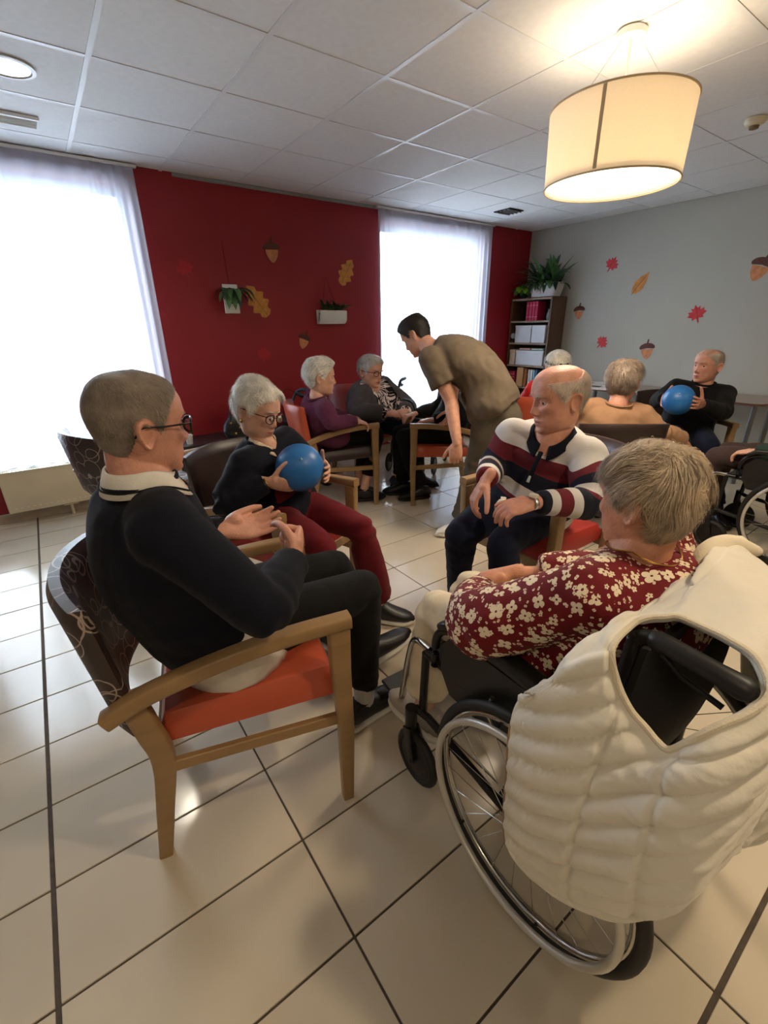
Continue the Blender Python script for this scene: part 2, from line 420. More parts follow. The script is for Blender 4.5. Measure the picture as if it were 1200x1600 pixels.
M_radi = mat('cream_radiator_enamel', (214, 200, 172), .35, var=.03)
def radiator(x0, x1, z0, z1, y, label, legs):
    r = empty('radiator', ((x0+x1)/2, y, 0)); w_ = x1-x0; h = z1-z0; zc = (z0+z1)/2
    MB().box((0, -.035, zc), (w_, .02, h), bev=.006).build('front_panel', M_radi, r, False)
    MB().box((0, .03, zc), (w_, .02, h-.02), bev=.006).build('back_panel', M_radi, r, False)
    g = MB()
    n = int(w_/.011)
    for k in range(n): g.box((-w_/2+.012+k*(w_-.024)/(n-1), 0, z1-.004), (.004, .062, .006))
    g.box((0, -.041, z1-.004), (w_, .008, .008)); g.box((0, .036, z1-.004), (w_, .008, .008))
    g.build('top_grille', M_radi, r, False)
    for s in (-1, 1): MB().box((s*(w_/2-.004), 0, zc), (.008, .075, h-.015), bev=.002).build('side_cover', M_radi, r, False)
    s1 = MB(); s2 = MB(); k = -w_/2+.05
    while k < w_/2-.03:
        s1.box((k, -.0462, z0+.035), (.018, .003, .005), bev=.001); s2.box((k, -.0462, z1-.045), (.009, .003, .003), bev=.0009); k += .038  # small white raised dashes low on the panel, panel-coloured dots near the top
    s1.build('white_dash_row', M_white, r, False)['kind'] = 'stuff'; s2.build('pressed_dot_row', M_radi, r, False)['kind'] = 'stuff'
    for lx in legs:
        MB().tube([(lx, 0, z0+.01), (lx, 0, .002)], .012, 10).build('leg', M_radi, r)
        MB().box((lx, 0, z0-.008), (.10, .05, .016), bev=.003).build('bracket', M_radi, r, False)
    return tag(r, label, 'radiator')
radiator(-.445, .95, .105, .425, Y1-.085, 'cream panel radiator on the floor under the left window', (.03, .085, -.3))
radiator(3.2, 4.6, .105, .425, Y1-.085, 'cream panel radiator under the window by the bookshelf', (3.3-3.9, .5))

# ---- pendant lamp
def shade_mat():
    m = bpy.data.materials.new('cream_lamp_shade'); m.use_nodes = True; t = m.node_tree; L = t.links.new
    for n in list(t.nodes): t.nodes.remove(n)
    out = t.nodes.new('ShaderNodeOutputMaterial'); df = t.nodes.new('ShaderNodeBsdfDiffuse'); tl = t.nodes.new('ShaderNodeBsdfTranslucent')
    tc = t.nodes.new('ShaderNodeTexCoord'); nz = t.nodes.new('ShaderNodeTexNoise'); nz.inputs['Scale'].default_value = 180
    rp = t.nodes.new('ShaderNodeValToRGB'); rp.color_ramp.elements[0].color = (*lin((240, 230, 214)), 1); rp.color_ramp.elements[1].color = (*lin((248, 240, 226)), 1)
    L(tc.outputs['Object'], nz.inputs['Vector']); L(nz.outputs['Fac'], rp.inputs['Fac']); L(rp.outputs[0], df.inputs[0]); L(rp.outputs[0], tl.inputs[0])
    mx = t.nodes.new('ShaderNodeMixShader'); mx.inputs[0].default_value = .42; L(df.outputs[0], mx.inputs[1]); L(tl.outputs[0], mx.inputs[2]); L(mx.outputs[0], out.inputs[0])
    MATS['shade'] = m; return m
M_shade = shade_mat()
M_diff = mat('lamp_diffuser_disc', (255, 246, 228), .5, emit=(255, 238, 208), estr=1.9, var=0)
M_steel = mat('brushed_steel', (190, 190, 190), .3, 1., var=.05)
LX, LY = 2.308, 1.404
lp = empty('pendant_lamp', (LX, LY, 1.98))
sh = MB().lathe([(.284, .008), (.292, .285), (.289, .285), (.281, .008)], seg=72); sh.f = [f for f in sh.f if len(f) == 4]; n_ = 72
sh.f += [(k, (k+1) % n_, 3*n_+(k+1) % n_, 3*n_+k) for k in range(n_)]
so = sh.build('shade', M_shade, lp)
M_rim = mat('pale_lamp_rim', (206, 186, 150), .6, var=.03)
for zz, R_ in ((.004, .2855), (.289, .293)): MB().tube([(R_*math.cos(2*PI*k/72), R_*math.sin(2*PI*k/72), zz) for k in range(72)], .004, 6, closed=True).build('rim', M_rim, so)
seam_a = math.radians(180+18)
MB().box((.2925*math.cos(seam_a), .2925*math.sin(seam_a), .147), (.0015, .014, .275), rz=seam_a).build('seam', M_rim, so, False)
MB().lathe([(.001, .022), (.278, .022), (.278, .026), (.001, .026)], seg=64).build('diffuser', M_diff, lp)
MB().lathe([(.055, 0), (.060, .004), (.060, .024), (.054, .030)], (0, 0, ZC-1.98-.030), 32).build('ceiling_canopy', M_white, lp)
for k in range(3):
    a = 2*PI*k/3+.5
    MB().tube([(.03*math.cos(a), .03*math.sin(a), ZC-1.98-.02), (.20*math.cos(a), .20*math.sin(a), .288)], .0012, 5).build('suspension_wire', M_steel, lp)
MB().box((0, 0, .275), (.44, .012, .004)).box((0, 0, .275), (.012, .44, .004)).build('shade_spider', M_white, lp, False)
bl = MB().ell((0, 0, .10), (.04, .04, .045), 16, 10).build('bulb', mat('lit_bulb', (255, 240, 210), .5, emit=(255, 232, 196), estr=4, var=0), lp)
MB().tube([(0, 0, .14), (0, 0, ZC-1.98-.02)], .006, 8).build('cable', M_white, lp)
pd = bpy.data.lights.new('pendant_bulb_light', 'POINT'); pd.energy = 1.5; pd.color = (1, .86, .70); pd.shadow_soft_size = .07
po = bpy.data.objects.new('pendant_bulb_light', pd); COL.objects.link(po); po.location = (LX, LY, 2.19)
dd = bpy.data.lights.new('pendant_diffuser_light', 'AREA'); dd.shape = 'DISK'; dd.size = .54; dd.energy = 10; dd.color = (1, .82, .60)
do = bpy.data.objects.new('pendant_diffuser_light', dd); COL.objects.link(do); do.location = (LX, LY, 1.975)
tag(lp, 'large cream drum pendant lamp hanging lit from the ceiling', 'lamp')

# ---- recessed downlights (one in view; the rest of the rows run behind the viewer)
M_refl = mat('mirror_reflector', (235, 230, 220), .12, 1., var=.02)
M_lit = mat('lit_downlight_tube', (255, 250, 240), .5, emit=(255, 240, 214), estr=9., var=0)
def downlight(x, y, label, grp, power, col=(1, .83, .58)):
    d = empty('downlight', (x, y, ZC))
    MB().lathe([(.112, .0), (.114, -.006), (.098, -.008), (.094, .0)], seg=40).build('rim', M_white, d)
    MB().lathe([(.094, -.002), (.075, .05), (.05, .055), (.05, .052), (.073, .047), (.092, -.004)], seg=40).build('reflector', M_refl, d)
    for s in (-1, 1): MB().tube([(-.055, s*.022, .03), (.055, s*.022, .03)], .011, 10, cap='round').build('lamp_tube', M_lit, d)
    L_ = bpy.data.lights.new('downlight_beam', 'SPOT'); L_.energy = power; L_.color = col; L_.spot_size = math.radians(150); L_.spot_blend = .6; L_.shadow_soft_size = .08
    o = bpy.data.objects.new('downlight_beam', L_); COL.objects.link(o); o.location = (x, y, ZC-.012)
    tag(d, label, 'light', grp)
downlight(.192, 3.19, 'round recessed downlight in the ceiling near the left window', None, 14, (1, .9, .72))
for (x, y, e_, l_) in ((-.7, -.6, 24, 'left'), (1.35, -.30, 48, 'middle'), (3.3, -.9, 26, 'right')):
    downlight(x, y, 'round recessed downlight in the ceiling behind the viewer, the %s one' % l_, 'recessed downlights behind the viewer', e_, (1, .81, .55))

# ---- ceiling vents and detector
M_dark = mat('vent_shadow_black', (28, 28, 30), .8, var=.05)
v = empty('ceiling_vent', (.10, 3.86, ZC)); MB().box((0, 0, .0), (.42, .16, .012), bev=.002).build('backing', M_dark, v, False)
for k in range(4): MB().box((0, -.055+.037*k, -.010), (.42, .024, .010), rx=.35, bev=.001).build('louvre', M_white, v, False)
MB().box((0, -.088, -.008), (.44, .02, .018), bev=.002).build('frame', M_white, v, False)
tag(v, 'white slotted air vent in the ceiling above the left window', 'vent')
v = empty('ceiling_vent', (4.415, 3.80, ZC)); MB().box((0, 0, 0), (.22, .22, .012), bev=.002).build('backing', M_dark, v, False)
for k in range(4): MB().box((0, -.075+.05*k, -.009), (.20, .028, .010), rx=.35, bev=.001).build('louvre', mat('grey_vent_metal', (150, 152, 155), .4, .3), v, False)
tag(v, 'small grey air vent in the ceiling near the corner window', 'vent')
v = empty('smoke_detector', (3.80, 1.43, ZC)); MB().lathe([(.055, 0), (.055, -.018), (.048, -.03), (.034, -.036)], seg=32).build('base', mat('aged_white_plastic', (222, 212, 186), .45), v)
MB().lathe([(.026, -.036), (.024, -.05), (.01, -.054)], seg=24).build('sensor_cap', mat('brown_sensor_mesh', (120, 96, 66), .6), v)
tag(v, 'small round smoke detector on the ceiling at the right', 'smoke detector')

# ---- stickers and planters on the walls
def oak(s):
    pts = []
    for sd in (1, -1):
        ks = range(0, 25) if sd == 1 else range(24, -1, -1)
        for k in ks:
            t = k/24; wd = .30*math.sin(PI*min(1, t*.96+.04))**.7*(1-.25*t)*(1+.24*math.sin(t*24)); pts.append((sd*s*wd, s*(t-.5)))
    return pts
def maple(s):
    base = [(0, .5), (.1, .3), (.24, .36), (.2, .16), (.42, .2), (.38, .06), (.5, -.04), (.28, -.16), (.3, -.3), (.06, -.24), (.03, -.5)]
    p = [(x*s, y*s) for x, y in base]; return p+[(-x, y) for x, y in p[:0:-1]]
def feather(s):
    p = []
    for k in range(15): t = k/14; p.append((.22*s*math.sin(PI*t**.75)*(1+.05*math.sin(t*20)), s*(t-.5)))
    return p+[(-x, y) for x, y in p[-2:0:-1]]
def rot2(o, a): c, s = math.cos(a), math.sin(a); return [(x*c-y*s, x*s+y*c) for x, y in o]
M_gold = mat('golden_leaf_print', (208, 138, 58), .6, var=.2, vscale=25); M_maple = mat('bright_red_leaf_print', (204, 46, 50), .6, var=.15, vscale=30)
M_mapled = mat('red_leaf_print_on_red', (178, 28, 34), .6, var=.1, vscale=30)
M_nut = mat('acorn_nut_print', (205, 132, 84), .5, var=.2, vscale=30); M_cap = mat('acorn_cap_print', (96, 54, 40), .7, var=.25, vscale=90, bump=.3, bscale=200)
M_vein = mat('dark_leaf_vein', (110, 62, 30), .7)
def frame_of(wallkey, a, z):
    if wallkey == 'back': return (a, Y1-.0008, z), (1, 0, 0), (0, -1, 0)
    return (X1-.0008, a, z), (0, -1, 0), (-1, 0, 0)
def leaf_sticker(kind, wk, a, z, s, ang, m, label):
    o, ux, un = frame_of(wk, a, z); outl = rot2({'oak': oak, 'maple': maple, 'feather': feather}[kind](s), ang)
    r = empty('leaf_sticker', o)
    MB().prism(outl, .0012, (0, 0, 0), ux, (0, 0, 1), un, .0006).build('leaf', m, r, False)
    v0 = rot2([(0, -.56*s), (0, .36*s)], ang); U = np.array(ux); N_ = np.array(un)
    MB().tube([U*p[0]+np.array([0, 0, p[1]])+N_*.0022 for p in v0], .0016, 6).build('vein', M_vein if m is M_gold else m, r)
    return tag(r, label, 'sticker')
def acorn_sticker(wk, a, z, s, ang, label):
    o, ux, un = frame_of(wk, a, z); r = empty('acorn_sticker', o)
    nut = [(.30*s*math.cos(t)*(1 if math.sin(t) > -.2 else 1), .52*s*math.sin(t)-.05*s) for t in np.linspace(PI, 2*PI, 16)]
    nut = [(x*(1-.35*max(0, -(y+.05*s)/(.52*s))**3), y) for x, y in nut]
    cap = [(.40*s*math.cos(t), .24*s*math.sin(t)+.02*s) for t in np.linspace(0, PI, 16)]+[(-.36*s, -.05*s), (0, .0), (.36*s, -.05*s)]
    stem = [(-.035*s, .24*s), (.05*s, .24*s), (.09*s, .44*s), (.02*s, .45*s)]
    MB().prism(rot2(nut, ang), .0012, (0, 0, 0), ux, (0, 0, 1), un, .0008).build('nut', M_nut, r, False)
    MB().prism(rot2(cap, ang), .0020, (0, 0, 0), ux, (0, 0, 1), un, .0008).build('cap', M_cap, r, False)
    MB().prism(rot2(stem, ang), .0020, (0, 0, 0), ux, (0, 0, 1), un).build('stem', M_cap, r, False)
    return tag(r, label, 'sticker')
acorn_sticker('back', 1.945, 2.07, .20, .05, 'acorn sticker highest on the red wall')
acorn_sticker('back', 2.21, 1.30, .17, -.35, 'tilted acorn sticker low on the red wall under the trough planter')
leaf_sticker('oak', 'back', 1.76, 1.635, .31, .62, M_gold, 'golden oak leaf sticker beside the white frame planter on the red wall')
leaf_sticker('oak', 'back', 2.735, 1.92, .27, -.55, M_gold, 'golden oak leaf sticker on the red wall near the curtain')
leaf_sticker('maple', 'back', 1.16, 1.87, .15, .3, M_mapled, 'faint red maple leaf sticker high on the red wall near the left curtain')
leaf_sticker('maple', 'back', 1.77, 1.17, .15, -.2, M_mapled, 'faint red maple leaf sticker low on the red wall')
leaf_sticker('maple', 'right', 3.23, 2.04, .17, -.5, M_maple, 'topmost red maple leaf sticker on the grey wall')
leaf_sticker('maple', 'right', 2.225, 1.49, .18, .35, M_maple, 'red maple leaf sticker above the man by the grey wall')
leaf_sticker('maple', 'right', 3.20, 1.20, .16, -.7, M_maple, 'lowest red maple leaf sticker on the grey wall')
leaf_sticker('feather', 'right', 2.86, 1.82, .26, -.62, M_gold, 'golden pointed leaf sticker on the grey wall')
acorn_sticker('right', 3.565, 1.565, .19, .05, 'acorn sticker on the grey wall next to the bookshelf')
acorn_sticker('right', 2.655, 1.145, .21, .12, 'lowest acorn sticker on the grey wall')
acorn_sticker('right', 1.77, 1.89, .24, -.30, 'acorn sticker highest on the grey wall at the right edge')

M_leafd = mat('dark_green_leaf', (46, 78, 52), .45, var=.35, vscale=14); M_leafm = mat('mid_green_leaf', (78, 116, 66), .45, var=.3, vscale=14); M_leafl = mat('lime_green_leaf', (128, 178, 40), .4, var=.3, vscale=10)
M_soil = mat('potting_soil', (48, 36, 28), .95, var=.3, vscale=60)
def blade(base, d, L_, wd, droop, mb, fold=.25, nseg=6):
    d = unit(d); side = unit(np.cross(d, [0, 0, 1]) + 1e-6); P = np.array(base, float); V = []; dirv = d.copy()
    for k in range(nseg+1):
        t = k/nseg; ww = wd*(math.sin(PI*(t*.92+.08))**.8)*.5; up = unit(np.cross(side, dirv))
        V += [P-side*ww+up*ww*fold, P-up*.0006, P+side*ww+up*ww*fold]
        P = P+dirv*L_/nseg; dirv = unit(dirv+np.array([0, 0, -droop/nseg]))
    F = []
    for k in range(nseg): a = 3*k; F += [(a, a+1, a+4, a+3), (a+1, a+2, a+5, a+4)]
    mb.add(V, F)
M_cord = mat('dark_red_cord', (120, 34, 30), .9)
def wall_planter_frame():
    r = empty('wall_planter', (1.515, Y1-.003, 1.645))
    MB().box((0, -.006, 0), (.135, .012, .235), bev=.004).build('back_plate', M_white, r, False)
    MB().lathe([(.03, -.05), (.048, -.03), (.055, .045), (.052, .045), (.045, -.025), (.01, -.04)], (0, -.065, .01), 24).build('pot', M_dark, r)
    MB().lathe([(.001, .03), (.05, .03), (.05, .036), (.001, .036)], (0, -.065, .01), 20).build('soil', M_soil, r)
    rr = random.Random(3)
    for k in range(22):
        a = rr.uniform(0, 2*PI); mb = MB(); el = rr.uniform(-.2, .9)
        blade((.03*math.cos(a), -.065+.03*math.sin(a), .05), (math.cos(a)+.25, math.sin(a)*.8-.3, el), rr.uniform(.13, .24), .055, rr.uniform(1.8, 3.4), mb)
        mb.build('leaf', M_leafm if k % 3 else M_leafd, r)
    MB().tube([(0, -.004, .115), (-.02, -.003, .46)], .0018, 5).build('hanging_cord', M_cord, r)
    tag(r, 'white rectangular wall planter with trailing green plant on the red wall', 'planter')
wall_planter_frame()
def wall_planter_trough():
    r = empty('wall_planter', (2.515, Y1-.003, 1.435))
    V = []; n = 10
    prof = [(-.012, 0), (-.055, .0), (-.082, .03), (-.09, .125), (-.084, .125), (-.076, .035), (-.052, .008), (-.012, .008)]
    mb = MB(); xs_ = [-.155, -.15, -.13, .13, .15, .155]; sc = [.55, .8, 1, 1, .8, .55]
    for x, s in zip(xs_, sc):
        for (y, z) in prof: V.append((x, -.012+(y+.012)*(.8+.2*s), .0625+(z-.0625)*(.7+.3*s)))
    k = len(prof); F = [(i*k+j, i*k+(j+1) % k, (i+1)*k+(j+1) % k, (i+1)*k+j) for i in range(len(xs_)-1) for j in range(k)]
    F += [tuple(range(k)), tuple((len(xs_)-1)*k+j for j in range(k))[::-1]]
    mb.add(V, F); mb.build('trough', M_white, r); MB().box((0, -.006, .065), (.31, .008, .13), bev=.003).build('back_plate', M_white, r, False)
    MB().box((0, -.045, .095), (.26, .06, .02)).build('soil', M_soil, r, False)
    rr = random.Random(5)
    for k in range(34):
        x = rr.uniform(-.11, .11); mb = MB(); a = rr.uniform(-PI, 0)
        blade((x, -.05, .105), (math.cos(a)*.9, math.sin(a)*.5-.1, rr.uniform(.8, 2.6)), rr.uniform(.10, .17), .034, rr.uniform(.8, 2.6), mb)
        mb.build('leaf', M_leafd if k % 3 else M_leafm, r)
    for s in (-1, 1): MB().tube([(s*.09, -.004, .13), (-.03, -.003, .43)], .0018, 5).build('hanging_cord', M_cord, r)
    tag(r, 'white trough wall planter with small dark plants on the red wall', 'planter')
wall_planter_trough()

# ---- bookshelf with contents
M_shelf = wood('walnut_shelf', (92, 66, 48), .45, (40, 40, 3)); M_shelfe = wood('pale_shelf_edge', (150, 132, 110), .5, (3, 40, 40))
SX0, SX1, SY0, SY1 = 5.28, 5.585, 3.745, 4.375
bk = empty('bookshelf', ((SX0+SX1)/2, (SY0+SY1)/2, 0)); ox, oy = bk.location.x, bk.location.y
dx, dy = SX1-SX0, SY1-SY0
for s in (-1, 1): MB().box((0, s*(dy/2-.011), .865), (dx, .022, 1.73), bev=.002).build('side_panel', M_shelf, bk, False)
MB().box((dx/2-.004, 0, .865), (.008, dy-.044, 1.72)).build('back_board', M_shelf, bk, False)
SZ = (.06, .345, .625, .905, 1.185, 1.455, 1.72)
for k, z in enumerate(SZ):
    MB().box((0, 0, z-.011), (dx-.004, dy-.046, .022), bev=.002).build('shelf_board' if k < 6 else 'top_board', M_shelf, bk, False)
    MB().box((-dx/2+.001, 0, z-.011), (.004, dy-.044, .022)).build('edge_strip', M_shelfe, bk, False)
tag(bk, 'tall dark walnut bookshelf in the corner by the grey wall', 'bookshelf')
PAPER = mat('book_pages', (228, 220, 200), .8, var=.08, vscale=80)
def book(y, z, th, h, d, rgb, label, grp=None, x=SX0+.015, bands=0):
    b = empty('book', (x+d/2, y, z))
    m = mat('book_cover_%d_%d_%d' % rgb, rgb, .5, var=.1)
    MB().box((-d/2+.002, 0, h/2), (.004, th, h), bev=.001).build('spine', m, b, False)
    for s in (-1, 1): MB().box((0, s*(th/2-.0015), h/2), (d, .003, h), bev=.0008).build('cover', m, b, False)
    MB().box((.001, 0, h/2), (d-.008, th-.006, h-.008)).build('page_block', PAPER, b, False)
    if bands:
        for k in range(bands): MB().box((-d/2-.0005, 0, h*(.2+.6*k/max(1, bands-1))), (.002, th*.9, .006)).build('spine_band', mat('pale_pink_foil', (232, 160, 170), .4), b, False)
    return tag(b, label, 'book', grp)
# shelf content, y measured from the left (far) side
yl = SY1-.03
for k in range(4): book(yl-.235-.045*k, SZ[5], .040, .225, .16, (186, 38, 78), '%s of the four crimson-pink volumes on the top shelf counted from the red wall' % ('first', 'second', 'third', 'fourth')[k], 'crimson volumes on the top shelf', bands=2)
for k, (c, t_) in enumerate(((( 176, 42, 70), .035), ((180, 44, 72), .035), ((176, 42, 70), .034))): book(yl-.03-.037*k, SZ[2], t_, .19, .15, c, '%s crimson ribbed book on the lower shelf counted from the red wall' % ('first', 'second', 'third')[k], 'crimson books on the lower shelf', bands=4)
book(yl-.21, SZ[2], .105, .245, .17, (206, 160, 104), 'thick tan volume standing on the lower shelf')
book(yl-.30, SZ[2], .045, .235, .17, (150, 92, 44), 'brown book beside the thick tan volume on the lower shelf')
for k, (c, t_, l_) in enumerate((((206, 204, 196), .035, 'pale grey book between the brown and blue ones'), ((228, 226, 220), .03, 'white book on the lower shelf beside the blue spines'), ((120, 170, 200), .03, 'light blue book on the lower shelf'), ((74, 110, 150), .028, 'dark blue book at the near end of the lower shelf'))):
    book(yl-.36-.037*k, SZ[2], t_, .225, .16, c, l_)
M_box = mat('white_storage_box', (222, 226, 230), .5, var=.04); M_cardb = mat('cream_card_box', (214, 196, 170), .6, var=.06)
def carton(y, z, wd, h, m, label, grp=None, d=.22):
    b = empty('storage_box', (SX0+.012+d/2, y, z)); MB().box((0, 0, (h-.03)/2), (d, wd, h-.03), bev=.004).build('box_body', m, b, False)
    MB().box((0, 0, h-.018), (d+.006, wd+.006, .036), bev=.004).build('lid', m, b, False); return tag(b, label, 'box', grp)
carton(yl-.195, SZ[4], .25, .215, M_box, 'large white storage box on the second shelf, the farther one')
carton(yl-.435, SZ[4], .20, .215, M_box, 'white storage box on the second shelf, nearest the room')
carton(yl-.05, SZ[3], .085, .19, M_cardb, 'narrow cream box on the third shelf')
carton(yl-.33, SZ[3], .43, .185, M_box, 'long low white box on the third shelf')
for (y, c, wd, l_) in ((yl-.24, (196, 110, 100), .18, 'flat salmon folder lying on the long white box'), (yl-.44, (130, 204, 200), .19, 'flat turquoise folder lying on the long white box')):
    b = empty('folder', (SX0+.12, y, SZ[3]+.1855)); mm = mat('folder_%d' % c[0], c, .5)
    for k in range(2): MB().box((0, 0, .008+k*.018), (.2, wd, .003), bev=.001).build('cover', mm, b, False)
    MB().box((.002, 0, .017), (.19, wd-.01, .014)).build('paper_stack', PAPER, b, False); tag(b, l_, 'folder')
b = empty('globe_ornament', (SX0+.025, yl-.03, SZ[4])); MB().ell((0, 0, .085), (.035, .035, .035)).build('ball', mat('grey_blue_ceramic', (150, 156, 168), .3), b); MB().lathe([(.022, 0), (.02, .012), (.008, .02), (.008, .055)], seg=20).build('stand', M_dark, b)
tag(b, 'small grey ball ornament in front of the white boxes', 'ornament')
b = empty('vase_ornament', (SX0+.06, yl-.535, SZ[5])); MB().lathe([(.02, 0), (.035, .03), (.032, .07), (.015, .11), (.018, .13), (.012, .13), (.01, .1)], seg=24).build('vase', mat('grey_stone_glaze', (120, 122, 122), .3), b); MB().ell((0, 0, .135), (.02, .02, .012)).build('stopper', M_dark, b)
tag(b, 'small grey vase on the top shelf beside the crimson volumes', 'vase')
# plants on top
M_tub = mat('pale_planter', (214, 212, 208), .6, var=.06)
b = empty('potted_plant', (5.42, 3.95, 1.733))
tv = []; 
for (sx, sy, z) in ((.10, .17, 0), (.12, .20, .10), (.125, .205, .155), (.115, .195, .155), (.10, .18, .06)):
    tv.append([(sx*math.copysign(abs(math.cos(a))**.5, math.cos(a)), sy*math.copysign(abs(math.sin(a))**.5, math.sin(a)), z) for a in np.linspace(0, 2*PI, 32, endpoint=False)])
mb = MB(); mb.add([p for r_ in tv for p in r_], [(i*32+k, i*32+(k+1) % 32, (i+1)*32+(k+1) % 32, (i+1)*32+k) for i in range(4) for k in range(32)]+[tuple(range(32))[::-1], tuple(4*32+k for k in range(32))]); mb.build('trough', M_tub, b)
rr = random.Random(11)
for k in range(52):
    y = rr.uniform(-.16, .16); a = rr.uniform(0, 2*PI); mb = MB(); el = rr.uniform(.2, 2.2)
    blade((rr.uniform(-.06, .03), y, .13), (-abs(math.cos(a))*.7-.05, math.sin(a)*1.0+y*2, el), rr.uniform(.22, .44), rr.uniform(.045, .075), rr.uniform(.5, 1.7), mb, .3, 7); mb.build('leaf', (M_leafd, M_leafd, M_leafm)[k % 3], b)
for k in range(26):
    mb = MB(); a = rr.uniform(0, 2*PI); y = rr.uniform(-.17, .17); blade((-.08+rr.uniform(-.02, .03), y, .15), (-.55-.4*rr.random(), math.sin(a)*1.1, rr.uniform(-.1, .7)), rr.uniform(.12, .22), rr.uniform(.035, .055), rr.uniform(1.4, 2.6), mb, .3, 7); mb.build('leaf', (M_leafd, M_leafm)[k % 2], b)
for (dy_, L_) in ((-1.1, .42), (-.3, .34)):
    mb = MB(); blade((-.03, -.08, .13), (-.1, dy_, 1.25), L_, .022, .2, mb); mb.build('leaf', M_leafd, b)
for k in range(4):
    mb = MB(); blade((-.10, -.05+.04*k, .15), (-.6, -.1+.1*k, .3), rr.uniform(.14, .24), .016, 4.5, mb, .2, 8); mb.build('leaf', M_soil if k % 2 else M_leafd, b)
tag(b, 'bushy dark green plant in a pale trough on top of the bookshelf', 'plant')
b = empty('potted_plant', (5.38, 4.27, 1.733)); MB().lathe([(.05, 0), (.065, .1), (.07, .11), (.06, .11), (.05, .02)], seg=28).build('pot', M_dark, b)
for k in range(20):
    a = rr.uniform(0, 2*PI); mb = MB(); blade((.02*math.cos(a), .02*math.sin(a), .1), (math.cos(a)-.5, math.sin(a), rr.uniform(.0, .9)), rr.uniform(.10, .18), rr.uniform(.06, .085), rr.uniform(1.5, 3.2), mb, .3, 6); mb.build('leaf', M_leafl if k % 2 else M_leafm, b)
tag(b, 'lime green trailing plant at the far end of the bookshelf top', 'plant')

# ---- tables
M_ttop = mat('pinkish_beige_table_top', (176, 158, 144), .4, var=.06, vscale=5); M_tedge = mat('brown_table_edge', (116, 84, 66), .5); M_tleg = mat('grey_table_leg', (120, 120, 122), .4, .6)
def rrect(hx, hy, r, n=8):
    p = []
    for cx, cy, a0 in ((hx-r, hy-r, 0), (-hx+r, hy-r, 90), (-hx+r, -hy+r, 180), (hx-r, -hy+r, 270)):
        for k in range(n+1): a = math.radians(a0+90*k/n); p.append((cx+r*math.cos(a), cy+r*math.sin(a)))
    return p
def wall_table(x, y, hx, hy, label):
    t = empty('table', (x, y, 0))
    MB().prism(rrect(hx, hy, .10), .022, (0, 0, .722), (1, 0, 0), (0, 1, 0), (0, 0, 1)).build('table_top', M_ttop, t, False)
    MB().prism(rrect(hx+.004, hy+.004, .104), .020, (0, 0, .7235), (1, 0, 0), (0, 1, 0), (0, 0, 1)).build('edge_band', M_tedge, t, False)
    for sx in (-1, 1):
        for sy in (-1, 1): MB().tube([(sx*(hx-.08), sy*(hy-.08), 0), (sx*(hx-.08), sy*(hy-.08), .722)], .022, 12).build('leg', M_tleg, t)
    return tag(t, label, 'table')
wall_table(5.24, 2.68, .34, .53, 'beige table with rounded corners against the grey wall behind the person in tan')
wall_table(5.26, 1.68, .32, .40, 'beige table with rounded corners behind the man in black at the grey wall')
M_mag = mat('white_paper', (226, 216, 210), .6, var=.06, vscale=20); M_blk = mat('black_plastic', (20, 20, 22), .4, var=.1)
for k, (x, y, rz, l_) in enumerate(((5.05, 2.80, .2, 'open pinkish-white magazine on the beige table'), (5.28, 3.0, -.3, 'folded pale newspaper at the back of the beige table'))):
    b = empty('magazine', (x, y, .7445), rz)
    for s in (-1, 1): MB().box((s*.11, 0, .008), (.215, .29, .012), ry=s*.05, bev=.002).build('page_stack', M_mag, b, False)
    MB().box((-.08, .05, .0175), (.10, .12, .001)).build('printed_panel', mat('dark_print', (60, 50, 48), .6), b, False)
    tag(b, l_, 'magazine')
b = empty('sunglasses_case', (5.18, 2.62, .7445), .5); MB().loft([(-.10, 0, .03), (-.05, 0, .036), (.05, 0, .036), (.10, 0, .03)], [(.02, .025), (.034, .034), (.034, .034), (.02, .025)], (0, 0, 1), 18).build('shell', M_blk, b); MB().box((0, -.035, .036), (.02, .006, .012), bev=.002).build('clasp', M_steel, b, False)
tag(b, 'black rounded case lying on the beige table', 'case')
M_bench = mat('black_bench_lacquer', (30, 26, 28), .35, var=.1)
t = empty('side_table', (1.16, 4.13, 0)); MB().box((0, 0, .49), (.80, .40, .024), bev=.004).build('table_top', M_bench, t, False)
for s in (-1, 1): MB().box((0, s*.165, .33), (.74, .02, .03), bev=.003).build('rail', M_bench, t, False)
for sx in (-1, 1):
    for sy in (-1, 1): MB().box((sx*.375, sy*.175, .24), (.035, .035, .48), bev=.004).build('leg', M_bench, t, False)
tag(t, 'low black side table against the red wall under the handbag', 'table')
b = empty('paper_cup', (.88, 4.02, .502)); MB().lathe([(.024, 0), (.032, .075), (.034, .078), (.031, .078), (.023, .004)], seg=24).build('cup', M_white, b); MB().lathe([(.001, .06), (.03, .06), (.03, .062)], seg=20).build('drink', M_soil, b)
tag(b, 'small white paper cup on the low black side table', 'cup')
